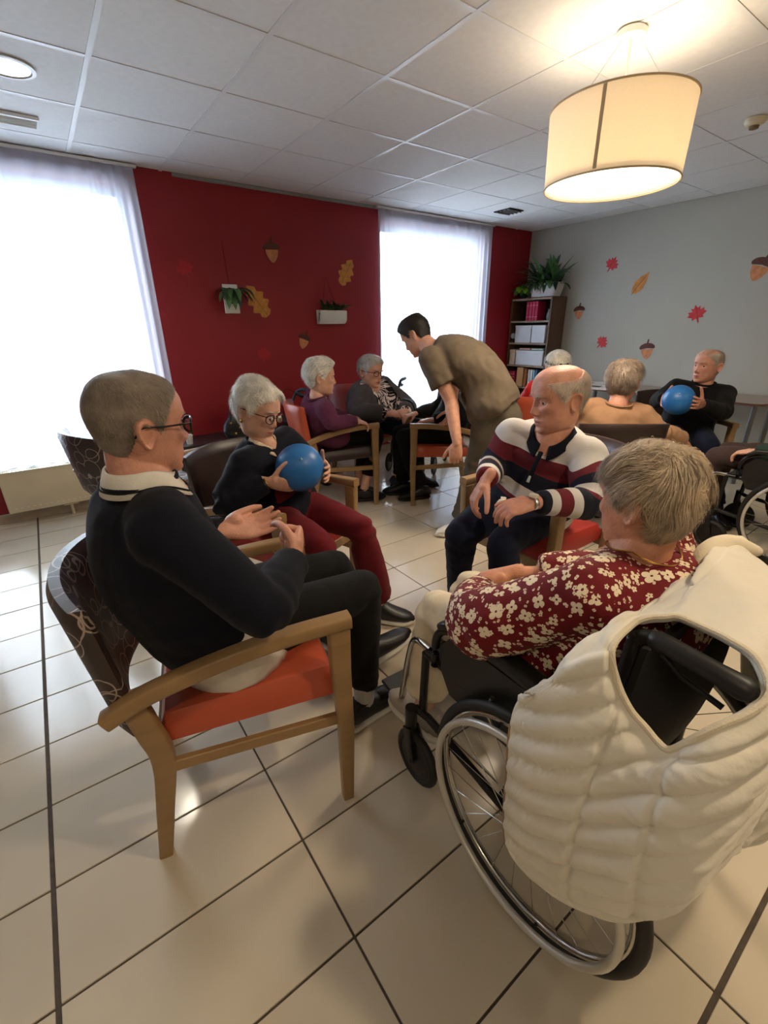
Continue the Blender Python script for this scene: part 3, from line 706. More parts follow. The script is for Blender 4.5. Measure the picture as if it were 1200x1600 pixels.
# handbag
M_bag = mat('black_glossy_leather', (24, 22, 24), .25, var=.15, vscale=20, bump=.25, bscale=90); M_tanl = mat('tan_leather', (176, 120, 84), .45); M_brass = mat('gold_metal', (206, 164, 92), .25, 1.)
b = empty('handbag', (1.315, 3.99, .502), -.35)
MB().loft([(0, 0, .012), (0, 0, .05), (0, 0, .12), (0, 0, .175), (0, 0, .195)], [(.135, .055), (.15, .065), (.14, .055), (.10, .03), (.085, .016)], (1, 0, 0), 28, pw=2.6).build('bag_body', M_bag, b)
for s in (-1, 1): MB().tube([(-.075, s*.028, .15), (-.07, s*.03, .24), (-.035, s*.022, .32), (.035, s*.022, .32), (.07, s*.03, .24), (.075, s*.028, .15)], .008, 10, sub=6).build('handle', M_bag, b)
MB().tube([(-.045, 0, .31), (-.03, 0, .345), (0, 0, .36), (.03, 0, .345), (.045, 0, .31)], .011, 10, sub=5).build('tan_grip', M_tanl, b)
for (x, z) in ((-.07, .14), (.07, .14), (0, .10), (-.04, .05), (.05, .06)): MB().ell((x, -.062, z), (.010, .005, .010), 12, 8).build('stud', M_brass, b)
MB().loft([(.03, -.06, .24), (.045, -.075, .17), (.05, -.082, .11)], [(.012, .006), (.018, .008), (.022, .006)], (1, 0, 0), 10).build('bow_tail', M_bag, b); MB().ell((.02, -.045, .25), (.03, .018, .02), 14, 10).build('bow_knot', M_bag, b)
tag(b, 'glossy black handbag with gold studs on the low side table', 'handbag')
# ================================================================== armchairs
M_oak = wood('light_oak_frame', (152, 120, 80), .42, (6, 6, 30), .10)
M_orange = mat('orange_leatherette', (186, 82, 54), .38, var=.07, vscale=6, bump=.05, bscale=160)
M_redseat = mat('red_orange_leatherette', (160, 48, 40), .4, var=.07, vscale=6, bump=.05, bscale=160)
M_brown = mat('dark_brown_leatherette', (50, 36, 34), .36, var=.1, vscale=6, bump=.05, bscale=160)
def pattern_mat():
    m = mat('brown_fabric_with_stitched_arcs', (54, 38, 36), .42, var=.1, vscale=6, bump=.05, bscale=160)
    t = m.node_tree; L = t.links.new; b = t.nodes['Principled BSDF']; base = b.inputs['Base Color'].links[0].from_socket
    tc = [n for n in t.nodes if n.type == 'TEX_COORD'][0]; acc = None
    for k, (sc, r, off) in enumerate(((7.5, .42, 0), (10., .40, 3.3), (6.2, .45, 7.7))):
        mp = t.nodes.new('ShaderNodeMapping'); mp.inputs['Location'].default_value = (off, off*.7, off*1.3); L(tc.outputs['Object'], mp.inputs['Vector'])
        v = t.nodes.new('ShaderNodeTexVoronoi'); v.inputs['Scale'].default_value = sc; L(mp.outputs[0], v.inputs['Vector'])
        s = t.nodes.new('ShaderNodeMath'); s.operation = 'SUBTRACT'; L(v.outputs['Distance'], s.inputs[0]); s.inputs[1].default_value = r
        a = t.nodes.new('ShaderNodeMath'); a.operation = 'ABSOLUTE'; L(s.outputs[0], a.inputs[0])
        l = t.nodes.new('ShaderNodeMath'); l.operation = 'LESS_THAN'; L(a.outputs[0], l.inputs[0]); l.inputs[1].default_value = .0016*sc
        if acc is None: acc = l.outputs[0]
        else:
            x = t.nodes.new('ShaderNodeMath'); x.operation = 'MAXIMUM'; L(acc, x.inputs[0]); L(l.outputs[0], x.inputs[1]); acc = x.outputs[0]
    mx = t.nodes.new('ShaderNodeMix'); mx.data_type = 'RGBA'; L(acc, mx.inputs[0]); L(base, mx.inputs[6]); mx.inputs[7].default_value = (*lin((170, 150, 140)), 1)
    L(mx.outputs[2], b.inputs['Base Color']); return m
M_pat = pattern_mat()
def armchair(x, y, yaw, back, seat, label, wood_m=None):
    wd = wood_m or M_oak
    r = empty('armchair', (x, y, 0), math.radians(yaw))
    for s in (-1, 1):
        MB().loft([(.252, s*.262, 0), (.258, s*.264, .3), (.252, s*.264, .50), (.252, s*.264, .652)], [(.017, .018), (.023, .020), (.027, .021), (.030, .022)], (1, 0, 0), 16, 'flat', pw=7).build('leg', wd, r)
        MB().loft(spline([(-.285, s*.225, 0), (-.255, s*.235, .18), (-.225, s*.245, .37), (-.240, s*.25, .48), (-.262, s*.252, .60)], 4), [(.018, .016)]*1+[(.018+.010*min(1, k/8), .016+.003*min(1, k/8)) for k in range(1, 17)], (1, 0, 0), 16, 'flat', pw=7).build('leg', wd, r)
        MB().loft(spline([(-.315, s*.270, .560), (-.22, s*.272, .605), (-.05, s*.275, .648), (.12, s*.272, .668), (.284, s*.268, .672)], 6), [(.021, .023)]*25, (0, 0, 1), 18, 'flat', pw=4.5).build('armrest', wd, r)
        MB().box((.01, s*.250, .335), (.47, .020, .036), ry=.05, bev=.003).build('stretcher', wd, r, False)
    MB().box((.248, 0, .385), (.022, .49, .05), bev=.003).build('seat_rail', wd, r, False)
    MB().box((-.225, 0, .385), (.022, .46, .05), bev=.003).build('seat_rail', wd, r, False)
    # seat cushion : rounded, slightly domed
    V = []; nx, ny = 22, 22; F = []
    for lay in (0, 1):
        for i in range(nx+1):
            for j in range(ny+1):
                u, v_ = i/nx*2-1, j/ny*2-1
                e = (max(0, abs(u)-.86)/.14)**2.2+(max(0, abs(v_)-.88)/.12)**2.2; dp = min(1, e)
                xx = .012+.242*u-(.010 if lay else 0)*dp*np.sign(u); yy = (.232+.010*u)*v_*(1-.012*lay*dp)
                zz = .405+.006*u if lay == 0 else .486+.012*u+.010*(1-u*u)*(1-v_*v_)-.026*dp
                V.append((xx, yy, zz))
    o = (nx+1)*(ny+1); ix = lambda l, i, j: l*o+i*(ny+1)+j
    for i in range(nx):
        for j in range(ny): F += [(ix(0, i, j), ix(0, i, j+1), ix(0, i+1, j+1), ix(0, i+1, j)), (ix(1, i, j), ix(1, i+1, j), ix(1, i+1, j+1), ix(1, i, j+1))]
    for i in range(nx): F += [(ix(0, i, 0), ix(0, i+1, 0), ix(1, i+1, 0), ix(1, i, 0)), (ix(0, i+1, ny), ix(0, i, ny), ix(1, i, ny), ix(1, i+1, ny))]
    for j in range(ny): F += [(ix(0, 0, j+1), ix(0, 0, j), ix(1, 0, j), ix(1, 0, j+1)), (ix(0, nx, j), ix(0, nx, j+1), ix(1, nx, j+1), ix(1, nx, j))]
    MB().add(V, F).build('seat', seat, r)
    # wrap-around backrest
    nu, nz_ = 26, 14; V = []; F = []
    for lay in (0, 1):
        for j in range(nz_+1):
            t = j/nz_; z = .475+.375*t
            for i in range(nu+1):
                u = i/nu*2-1
                ed = max(max(0, abs(u)-.93)/.07, max(0, abs(t-.5)*2-.92)/.08); th = .027*(1-.55*ed**3)
                xm = -.262-.060*(1-u*u)-.050*t-.018*t*(1-u*u); yy = .252*u*(1+.02*t)
                V.append((xm+(th if lay == 0 else -th), yy, z+.012*(1-u*u)*t))
    o = (nu+1)*(nz_+1); ix = lambda l, j, i: l*o+j*(nu+1)+i
    for j in range(nz_):
        for i in range(nu): F += [(ix(0, j, i), ix(0, j, i+1), ix(0, j+1, i+1), ix(0, j+1, i)), (ix(1, j, i), ix(1, j+1, i), ix(1, j+1, i+1), ix(1, j, i+1))]
        F += [(ix(0, j, 0), ix(0, j+1, 0), ix(1, j+1, 0), ix(1, j, 0)), (ix(0, j, nu), ix(1, j, nu), ix(1, j+1, nu), ix(0, j+1, nu))]
    for i in range(nu): F += [(ix(0, 0, i), ix(1, 0, i), ix(1, 0, i+1), ix(0, 0, i+1)), (ix(0, nz_, i), ix(0, nz_, i+1), ix(1, nz_, i+1), ix(1, nz_, i))]
    MB().add(V, F).build('backrest', back, r)
    return tag(r, label, 'armchair', 'oak armchairs in the sitting circle')
armchair(.303, 1.21, -13.5, M_pat, M_orange, 'oak armchair with orange seat and arc-patterned back under the man in navy')
armchair(.80, 2.00, -67, M_brown, M_redseat, 'dark-backed oak armchair under the woman holding the blue ball')
armchair(1.88, 3.29, -15, M_orange, M_brown, 'oak armchair with an orange back and dark seat under the woman in purple')
armchair(2.64, 2.84, 147, M_brown, M_orange, 'oak armchair with orange seat behind the bending man')
armchair(1.875, 1.26, 180, M_brown, M_redseat, 'oak armchair with red seat under the man in the striped shirt')
armchair(.40, 3.22, 14, M_pat, M_pat, 'empty oak armchair with arc-patterned brown upholstery near the radiator')
armchair(2.93, 1.58, 50, M_brown, M_brown, 'dark-backed oak armchair seen from behind under the person in tan')
armchair(4.17, 1.60, 227, M_brown, M_brown, 'oak armchair under the man holding a blue ball by the grey wall')
armchair(2.53, 3.78, -66, M_redseat, M_redseat, 'oak armchair with red upholstery by the curtain under the woman in grey cardigan')
armchair(3.52, 2.42, 25, M_orange, M_orange, 'oak armchair with orange back mostly hidden behind the man in stripes')

# ================================================================== wheelchairs
M_tyre = mat('black_rubber', (24, 23, 22), .6, var=.1, vscale=30); M_alu = mat('silver_aluminium', (196, 194, 188), .24, 1., var=.04); M_blkm = mat('black_metal', (26, 26, 27), .35, .3, var=.08)
M_nylon = mat('black_nylon_cloth', (20, 20, 21), .75, var=.15, vscale=30, bump=.15, bscale=300); M_pad = mat('black_vinyl_pad', (22, 22, 23), .45, var=.1)
def ring(R, r, seg=64, k=10): return [(R*math.cos(2*PI*i/seg), 0, R*math.sin(2*PI*i/seg)) for i in range(seg)]
def wheel(parent, y, s, RW=.300, sub=True):
    w_ = MB().tube(ring(RW-.014, 0), .0145, 12, closed=True).build('wheel', M_tyre, parent); w_.location = (0, y, RW); part_label(w_, 'large spoked rear wheel with silver handrim')
    MB().loft(ring(RW-.032, 0), [(.010, .009)]*64, (0, 1, 0), 10, closed=True).build('rim', M_alu, w_)
    MB().tube([(p[0], s*.036, p[2]) for p in ring(RW-.040, 0)], .0095, 12, closed=True).build('handrim', mat('matte_silver_handrim', (206, 202, 194), .42, .55, var=.04), w_)
    MB().tube([(0, -.03, 0), (0, .03, 0)], .022, 18).build('hub', M_blkm, w_)
    MB().tube([(0, s*.03, 0), (0, s*.044, 0)], .014, 14, cap='round').build('axle_cap', M_alu, w_)
    sp = None
    for k in range(24):
        a = 2*PI*k/24; off = .35*(1 if k % 2 else -1); e = np.array([math.cos(a)*(RW-.038), 0, math.sin(a)*(RW-.038)])
        h = np.array([math.cos(a+off)*.02, (.022 if (k//2) % 2 else -.022), math.sin(a+off)*.02])
        MB().tube([h, e], .0012, 5).build('spoke', M_alu, w_)
    for k in range(6):
        a = 2*PI*k/6+.2
        MB().tube([(math.cos(a)*(RW-.034), 0, math.sin(a)*(RW-.034)), (math.cos(a)*(RW-.040), s*.036, math.sin(a)*(RW-.040))], .004, 6).build('handrim_tab', M_blkm, w_)
    return w_
def wheelchair(x, y, yaw, label, foot_out=.0):
    r = empty('wheelchair', (x, y, 0), math.radians(yaw))
    for s in (-1, 1):
        wheel(r, s*.275, s)
        # caster
        c = MB().tube([(p[0], 0, p[2]) for p in ring(.082, 0, 36)], .015, 10, closed=True).build('caster_wheel', M_tyre, r); c.location = (.415, s*.262, .098)
        MB().lathe([(.012, -.016), (.07, -.010), (.07, .010), (.012, .016)], seg=28).xf(Matrix.Rotation(PI/2, 4, 'X')).build('caster_disc', M_blkm, c)
        f = MB()
        for q in (-1, 1): f.loft([(.415, s*.262+q*.024, .095), (.43, s*.262+q*.024, .15), (.45, s*.262+q*.016, .205)], [(.014, .004), (.015, .004), (.018, .006)], (1, 0, 0), 10, 'flat', pw=4)
        f.tube([(.45, s*.262, .20), (.45, s*.262, .28)], .019, 14); f.tube([(.415, s*.262-.03, .098), (.415, s*.262+.03, .098)], .006, 8)
        f.build('caster_fork', M_blkm, r)
        fr = MB()
        fr.tube([(-.10, s*.232, .14), (-.10, s*.232, .50), (-.115, s*.232, .70), (-.13, s*.232, .915)], .0125, 12)
        fr.tube([(-.10, s*.232, .50), (.42, s*.232, .50)], .0125, 12); fr.tube([(-.10, s*.232, .20), (.40, s*.232, .26), (.45, s*.245, .27)], .0125, 12)
        fr.tube([(.42, s*.232, .50), (.43, s*.232, .27)], .0125, 12)
        fr.build('side_frame', M_blkm, r)
        MB().tube([(-.125, s*.232, .895), (-.15, s*.234, .918), (-.20, s*.235, .92), (-.27, s*.236, .915)], .012, 12, sub=4).build('push_handle_tube', M_blkm, r)
        MB().loft([(-.165, s*.235, .919), (-.18, s*.235, .92), (-.25, s*.236, .917), (-.285, s*.236, .914)], [.0175, .0165, .0165, .019], (0, 0, 1), 16).build('push_handle_grip', M_pad, r)
        MB().tube([(-.175, s*.235, .90), (-.21, s*.235, .878), (-.27, s*.236, .866)], .005, 8).build('brake_lever', M_blkm, r)
        # armrest with side guard
        MB().tube([(-.09, s*.245, .62), (-.05, s*.245, .655), (.20, s*.245, .665), (.31, s*.245, .65), (.36, s*.245, .60), (.365, s*.245, .50)], .012, 10, sub=5).build('armrest_tube', M_blkm, r)
        MB().loft([(-.06, s*.247, .680), (-.02, s*.247, .684), (.18, s*.247, .692), (.30, s*.247, .680), (.335, s*.247, .655)], [(.013, .024), (.016, .029), (.016, .029), (.015, .027), (.012, .020)], (0, 0, 1), 16, pw=3).build('armrest_pad', M_pad, r)
        MB().prism([(-.10, .44), (.30, .44), (.34, .50), (.345, .58), (.30, .64), (-.06, .645), (-.10, .60)], .006, (0, s*.238, 0), (1, 0, 0), (0, 0, 1), (0, s, 0)).build('side_guard', M_pad, r, False)
        # legrest
        MB().tube([(.42, s*.215, .50), (.50, s*.205, .485), (.54, s*.20, .40), (.60, s*.19, .15)], .0125, 12, sub=4).build('legrest_tube', M_alu, r)
        MB().box((.655, s*.115, .125), (.16, .15, .014), ry=-.12, bev=.004).build('footplate', M_pad, r, False)
        MB().tube([(.60, s*.19, .15), (.60, s*.185, .12), (.63, s*.17, .117)], .009, 8).build('footplate_hinge', M_blkm, r)
        MB().tube([(.12, s*.250, .46), (.15, s*.262, .52), (.13, s*.268, .58)], .006, 8).build('parking_brake', M_alu, r)
    MB().box((.17, 0, .505), (.50, .45, .05), bev=.018).build('seat', M_nylon, r)
    V = []; F = []; nu, nv = 12, 10
    for lay in (0, 1):
        for j in range(nv+1):
            for i in range(nu+1):
                u = i/nu*2-1; t = j/nv
                V.append((-.112-.03*t-.045*(1-u*u)*math.sin(PI*min(1, t+.15))**.6-(.012 if lay else 0), .236*u, .52+.37*t))
    o = (nu+1)*(nv+1); ix = lambda l, j, i: l*o+j*(nu+1)+i
    for j in range(nv):
        for i in range(nu): F += [(ix(0, j, i), ix(0, j, i+1), ix(0, j+1, i+1), ix(0, j+1, i)), (ix(1, j, i), ix(1, j+1, i), ix(1, j+1, i+1), ix(1, j, i+1))]
        F += [(ix(0, j, 0), ix(0, j+1, 0), ix(1, j+1, 0), ix(1, j, 0)), (ix(0, j, nu), ix(1, j, nu), ix(1, j+1, nu), ix(0, j+1, nu))]
    for i in range(nu): F += [(ix(0, 0, i), ix(1, 0, i), ix(1, 0, i+1), ix(0, 0, i+1)), (ix(0, nv, i), ix(0, nv, i+1), ix(1, nv, i+1), ix(1, nv, i))]
    MB().add(V, F).build('back_sling', M_nylon, r)
    for s in (-1, 1): MB().tube([(.10, s*.23, .24), (.14, -s*.23, .49)], .011, 10).build('cross_brace', M_blkm, r)
    MB().tube([(-.1, -.235, .30), (-.1, .235, .30)], .011, 10).build('axle_bar', M_blkm, r)
    return tag(r, label, 'wheelchair', 'wheelchairs')
wheelchair(.950, .385, 88, 'wheelchair in the foreground with a white quilted jacket over its back')
wheelchair(3.62, .54, 91, 'wheelchair at the right edge carrying a person in dark green')

# rollator by the window
M_roll = mat('dark_grey_tube', (70, 74, 80), .4, .4, var=.05)
def rollator(x, y, yaw, label):
    r = empty('rollator', (x, y, 0), math.radians(yaw))
    for s in (-1, 1):
        for xx in (.27, -.27):
            c = MB().tube([(p[0], 0, p[2]) for p in ring(.082, 0, 36)], .014, 10, closed=True).build('wheel', M_tyre, r); c.location = (xx, s*.24, .096)
            MB().lathe([(.012, -.012), (.07, -.008), (.07, .008), (.012, .012)], seg=24).xf(Matrix.Rotation(PI/2, 4, 'X')).build('wheel_disc', M_blkm, c)
        MB().tube([(.27, s*.215, .10), (.16, s*.215, .55), (.02, s*.215, .80), (-.06, s*.215, .885), (-.20, s*.215, .89)], .015, 10, sub=4).build('frame_tube', M_roll, r)
        MB().tube([(-.27, s*.215, .10), (-.05, s*.215, .55), (.14, s*.215, .58)], .014, 10).build('frame_tube', M_roll, r)
        MB().loft([(-.10, s*.215, .888), (-.22, s*.215, .89)], [.017, .018], (0, 0, 1), 12).build('grip', M_pad, r)
        MB().loft([(-.04, s*.215, .86), (-.08, s*.215, .835), (-.15, s*.215, .83)], [(.028, .016), (.02, .012), (.008, .008)], (0, 0, 1), 10).build('brake_lever', M_blkm, r)
        MB().tube([(-.05, s*.215, .85), (.06, s*.15, .88), (.12, s*.19, .62), (.0, s*.215, .3), (-.25, s*.22, .15)], .0025, 6, sub=6).build('brake_cable', M_blkm, r)
    MB().box((.04, 0, .565), (.24, .42, .03), bev=.012).build('seat', M_pad, r); MB().tube([(.16, -.215, .55), (.16, .215, .55)], .010, 8).build('cross_bar', M_roll, r)
    MB().box((.20, 0, .40), (.14, .36, .22), bev=.03).build('basket', mat('cream_canvas_bag', (214, 196, 150), .8), r)
    return tag(r, label, 'rollator')
rollator(3.08, 3.64, 215, 'grey rollator walker with black grips standing before the bright window')
rollator(1.62, 3.80, 115, 'walker with a curved steel handle half hidden behind the woman in purple')
# ================================================================== people
def remesh(mb, voxel, smooth=4, fac=.5):
    me = bpy.data.meshes.new('tmp'); me.from_pydata(mb.v, [], mb.f); me.update()
    bm = bmesh.new(); bm.from_mesh(me); bmesh.ops.recalc_face_normals(bm, faces=bm.faces); bm.to_mesh(me); bm.free()
    o = bpy.data.objects.new('tmp', me); COL.objects.link(o)
    r = o.modifiers.new('r', 'REMESH'); r.mode = 'VOXEL'; r.voxel_size = voxel; r.adaptivity = 0
    if smooth: s = o.modifiers.new('s', 'SMOOTH'); s.factor = fac; s.iterations = smooth
    dg = bpy.context.evaluated_depsgraph_get(); dg.update(); e = o.evaluated_get(dg); m2 = e.to_mesh()
    n = len(m2.vertices); V = np.empty(n*3); m2.vertices.foreach_get('co', V); V = V.reshape(-1, 3)
    N = np.empty(n*3); m2.vertices.foreach_get('normal', N); N = N.reshape(-1, 3)
    F = [tuple(p.vertices) for p in m2.polygons]
    e.to_mesh_clear(); bpy.data.objects.remove(o); bpy.data.meshes.remove(me)
    return V, N, F
def mesh_obj(name, V, F, m, parent, attrs=None):
    me = bpy.data.meshes.new(name); me.from_pydata([tuple(p) for p in V], [], F); me.update()
    me.materials.append(m); me.polygons.foreach_set('use_smooth', [True]*len(me.polygons))
    for k, a in (attrs or {}).items():
        a = np.asarray(a, float)
        if a.ndim == 1: at = me.attributes.new(k, 'FLOAT', 'POINT'); at.data.foreach_set('value', a)
        else: at = me.attributes.new(k, 'FLOAT_VECTOR', 'POINT'); at.data.foreach_set('vector', a.ravel())
    o = bpy.data.objects.new(name, me); COL.objects.link(o); o.parent = parent; return o
def sst(a, b, x): t = np.clip((x-a)/(b-a), 0, 1); return t*t*(3-2*t)
def lerp(a, b, t): return np.array(a)*(1-t)+np.array(b)*t
def ik(a, b, l1, l2, pole):
    a, b = np.array(a, float), np.array(b, float); d = b-a; L = np.linalg.norm(d); u = d/L
    if L > (l1+l2)*.995: s = L/((l1+l2)*.995); l1 *= s; l2 *= s
    x = (l1*l1-l2*l2+L*L)/(2*L); h = math.sqrt(max(0, l1*l1-x*x)); p = np.array(pole, float); p = p-p.dot(u)*u
    return a+u*x+unit(p)*h

HZ = np.array([.117, .113, .104, .088, .063, .036, .012, -.010, -.035, -.060, -.080, -.098, -.110, -.118, -.122])
HF = np.array([.004, .030, .058, .080, .094, .0985, .0925, .0900, .0905, .0905, .0880, .0850, .0830, .0700, .030])
HB = np.array([.004, .040, .064, .084, .097, .1020, .0990, .0920, .0800, .0670, .0600, .0560, .0520, .0460, .020])
HW = np.array([.004, .034, .054, .067, .0755, .0780, .0770, .0745, .0715, .0670, .0610, .0510, .0400, .0280, .010])
def head_surface(nz=70, nu=88, feat=True, old=1., jaw=1.):
    t = np.linspace(0, 1, nz); zs = .117-(.239)*(.5-.5*np.cos(PI*t))*.5-(.239)*t*.5
    o = HZ[::-1]; f_ = np.interp(zs, o, HF[::-1]); b_ = np.interp(zs, o, HB[::-1]); w_ = np.interp(zs, o, HW[::-1])
    ker = np.array([1, 2, 3, 2, 1.])/9
    sm = lambda a: np.concatenate([a[:2], np.convolve(a, ker, 'valid'), a[-2:]])
    f_, b_, w_ = sm(f_), sm(b_), sm(w_); w_ = w_*(1+(jaw-1)*sst(-.02, -.09, zs))
    ph = np.linspace(0, 2*PI, nu, endpoint=False); c, s = np.cos(ph), np.sin(ph); e = 2/2.25
    C = np.sign(c)*np.abs(c)**e; S = np.sign(s)*np.abs(s)**e
    X = np.where(C[None] > 0, f_[:, None]*C[None], b_[:, None]*C[None]); Y = w_[:, None]*S[None]; Z = np.repeat(zs[:, None], nu, 1)
    if feat:
        fr = sst(.25, .7, c)[None]
        g = lambda y0, z0, sy, sz: np.exp(-((np.abs(Y)-y0)/sy)**2-((Z-z0)/sz)**2)
        np_ = np.interp(Z, [-.052, -.047, -.041, -.032, -.018, -.002, .012, .024], [0, .006, .017, .0245, .0185, .011, .005, 0.]); nw = np.interp(Z, [-.05, -.036, -.01, .02], [.0155, .0135, .0085, .0075])
        d = np_*np.exp(-(Y/nw)**2)+.007*np.exp(-((np.abs(Y)-.0135)/.006)**2-((Z+.040)/.007)**2)
        d += -.0135*g(.031, .004, .0155, .0125)+.0045*g(.030, .027, .020, .008)+.004*g(.046, -.020, .016, .014)
        d += -.004*old*g(.050, -.055, .014, .02)-.0022*old*g(.024, -.052, .004, .014)
        d += .0058*np.exp(-(Y/.020)**2-((Z+.0655)/.0045)**2)+.0062*np.exp(-(Y/.017)**2-((Z+.0790)/.0050)**2)-.0035*np.exp(-(Y/.022)**2-((Z+.0722)/.0022)**2)
        d += -.004*np.exp(-(Y/.022)**2-((Z+.0905)/.006)**2)+.007*np.exp(-(Y/.020)**2-((Z+.107)/.011)**2)
        X = X+d*fr
    V = np.stack([X, Y, Z], -1).reshape(-1, 3)
    F = [(i*nu+k, (i+1)*nu+k, (i+1)*nu+(k+1) % nu, i*nu+(k+1) % nu) for i in range(nz-1) for k in range(nu)]
    F += [tuple(range(nu)), tuple((nz-1)*nu+k for k in range(nu))[::-1]]
    return V, F
def ear(mb, s, out=.45):
    """ear as a cupped rim"""
    R = Matrix.Rotation(s*(-out), 3, 'Z'); V = []; n = 26
    oc = [((.019*(1+.25*math.sin(a))*math.cos(a)-.004*math.sin(a)), .032*math.sin(a)-.002*(math.cos(a))) for a in np.linspace(0, 2*PI, n, endpoint=False)]
    lay = [(1.0, -.003), (1.06, .004), (.98, .009), (.84, .008), (.70, .002), (.35, .000), (.02, .001)]
    for sc, h in lay:
        for (x, z) in oc: V.append((x*sc-.006, s*h, z*sc-(1-sc)*.004))
    V.append((-.006, 0, 0)); base = len(V)
    for (x, z) in oc: V.append((x*.6-.002, -s*.018, z*.7))
    F = [(i*n+k, i*n+(k+1) % n, (i+1)*n+(k+1) % n, (i+1)*n+k) for i in range(len(lay)-1) for k in range(n)]
    F += [((len(lay)-1)*n+k, (len(lay)-1)*n+(k+1) % n, base-1) for k in range(n)]
    F += [(base+k, base+(k+1) % n, (k+1) % n, k) for k in range(n)]+[tuple(base+k for k in range(n))]
    W = [R @ Vector(p)+Vector((-.014, s*.0775, -.006)) for p in V]; mb.add(W, F)
def hand(mb, wrist, d, n, right, pose, sc=1.):
    d = unit(d); n = unit(np.array(n)-np.dot(n, d)*d); th = np.cross(d, n) if right else np.cross(n, d); w0 = np.array(wrist, float)
    P = lambda a, b, c=0: w0+sc*(d*a+th*b+n*c)
    mb.loft([P(-.03, 0), P(0, 0), P(.03, .003), P(.06, .002), P(.088, 0)], [(.027*sc, .021*sc), (.028*sc, .020*sc), (.038*sc, .0175*sc), (.042*sc, .0155*sc), (.039*sc, .011*sc)], th, 18)
    mb.ell(P(.035, .022, .006), (.024*sc,)*3, 14, 10)
    curl = {'relaxed': (28, 32, 18), 'open': (6, 10, 6), 'ball': (18, 26, 16), 'fist': (78, 92, 55), 'curl': (50, 55, 30), 'flat': (14, 14, 8)}[pose]
    for i, (b, L_, r) in enumerate(((.030, .072, .0088), (.0105, .080, .0092), (-.010, .075, .0088), (-.029, .060, .0078))):
        f = 1+.12*(i-1) if pose in ('relaxed', 'curl') else 1; sp = (b/.03)*math.radians({'ball': 11, 'open': 7}.get(pose, 3))
        dd = unit(d*math.cos(sp)+th*math.sin(sp)); p = P(.084-abs(b)*.16, b); pts = [P(.055, b*.85), p]; a = 0
        for sg, cu in zip((.46, .30, .24), curl):
            a += math.radians(cu*f); v = dd*math.cos(a)+n*math.sin(a); pts.append(pts[-1]+v*L_*sg*sc)
        mb.loft(spline(pts, 3), list(np.interp(np.linspace(0, 1, 13), [0, .25, .5, .75, 1], [r*1.05*sc, r*1.05*sc, r*sc, r*.93*sc, r*.78*sc])), th, 12)
    tv = {'relaxed': (42, .35, 12), 'open': (58, .15, -6), 'ball': (66, .25, 10), 'fist': (25, .75, 35), 'curl': (35, .55, 20), 'flat': (24, .0, 10)}[pose]
    a = math.radians(tv[0]); v = unit(d*math.cos(a)+th*math.sin(a)+n*tv[1]); pts = [P(.014, .018, .004), P(.030, .033, .008)]
    for L_ in (.038, .032, .026): pts.append(pts[-1]+v*L_*sc); a -= math.radians(tv[2]); v = unit(d*math.cos(a)+th*math.sin(a)+n*tv[1]*(1.15))
    mb.loft(spline(pts, 3), list(np.interp(np.linspace(0, 1, 13), [0, .3, .6, .85, 1], [.015*sc, .0135*sc, .0105*sc, .0100*sc, .0078*sc])), n, 12)

def hair_mat(name, rgb, var=.35, rough=.55):
    return mat(name, rgb, rough, var=var, vscale=26, attr='shade', bump=.25, bscale=220)
def brow_mat(hm): return mat(hm.name+'_brow', tuple(v*.82 for v in MATRGB[hm.name]), .7, var=.3, vscale=200)
def skin_mat(name, rgb, lip=(150, 74, 70)):
    return mat(name, rgb, .48, var=.12, vscale=34, bump=.22, bscale=170, attr='lip', attr_mix=lip, spec=.4)
M_eyew = mat('eye_white', (226, 220, 212), .15, var=.02); M_iris = mat('dark_iris', (52, 44, 40), .1, var=.1)
M_gl = clear_glass('spectacle_lens', tint=(.93, .94, .95))

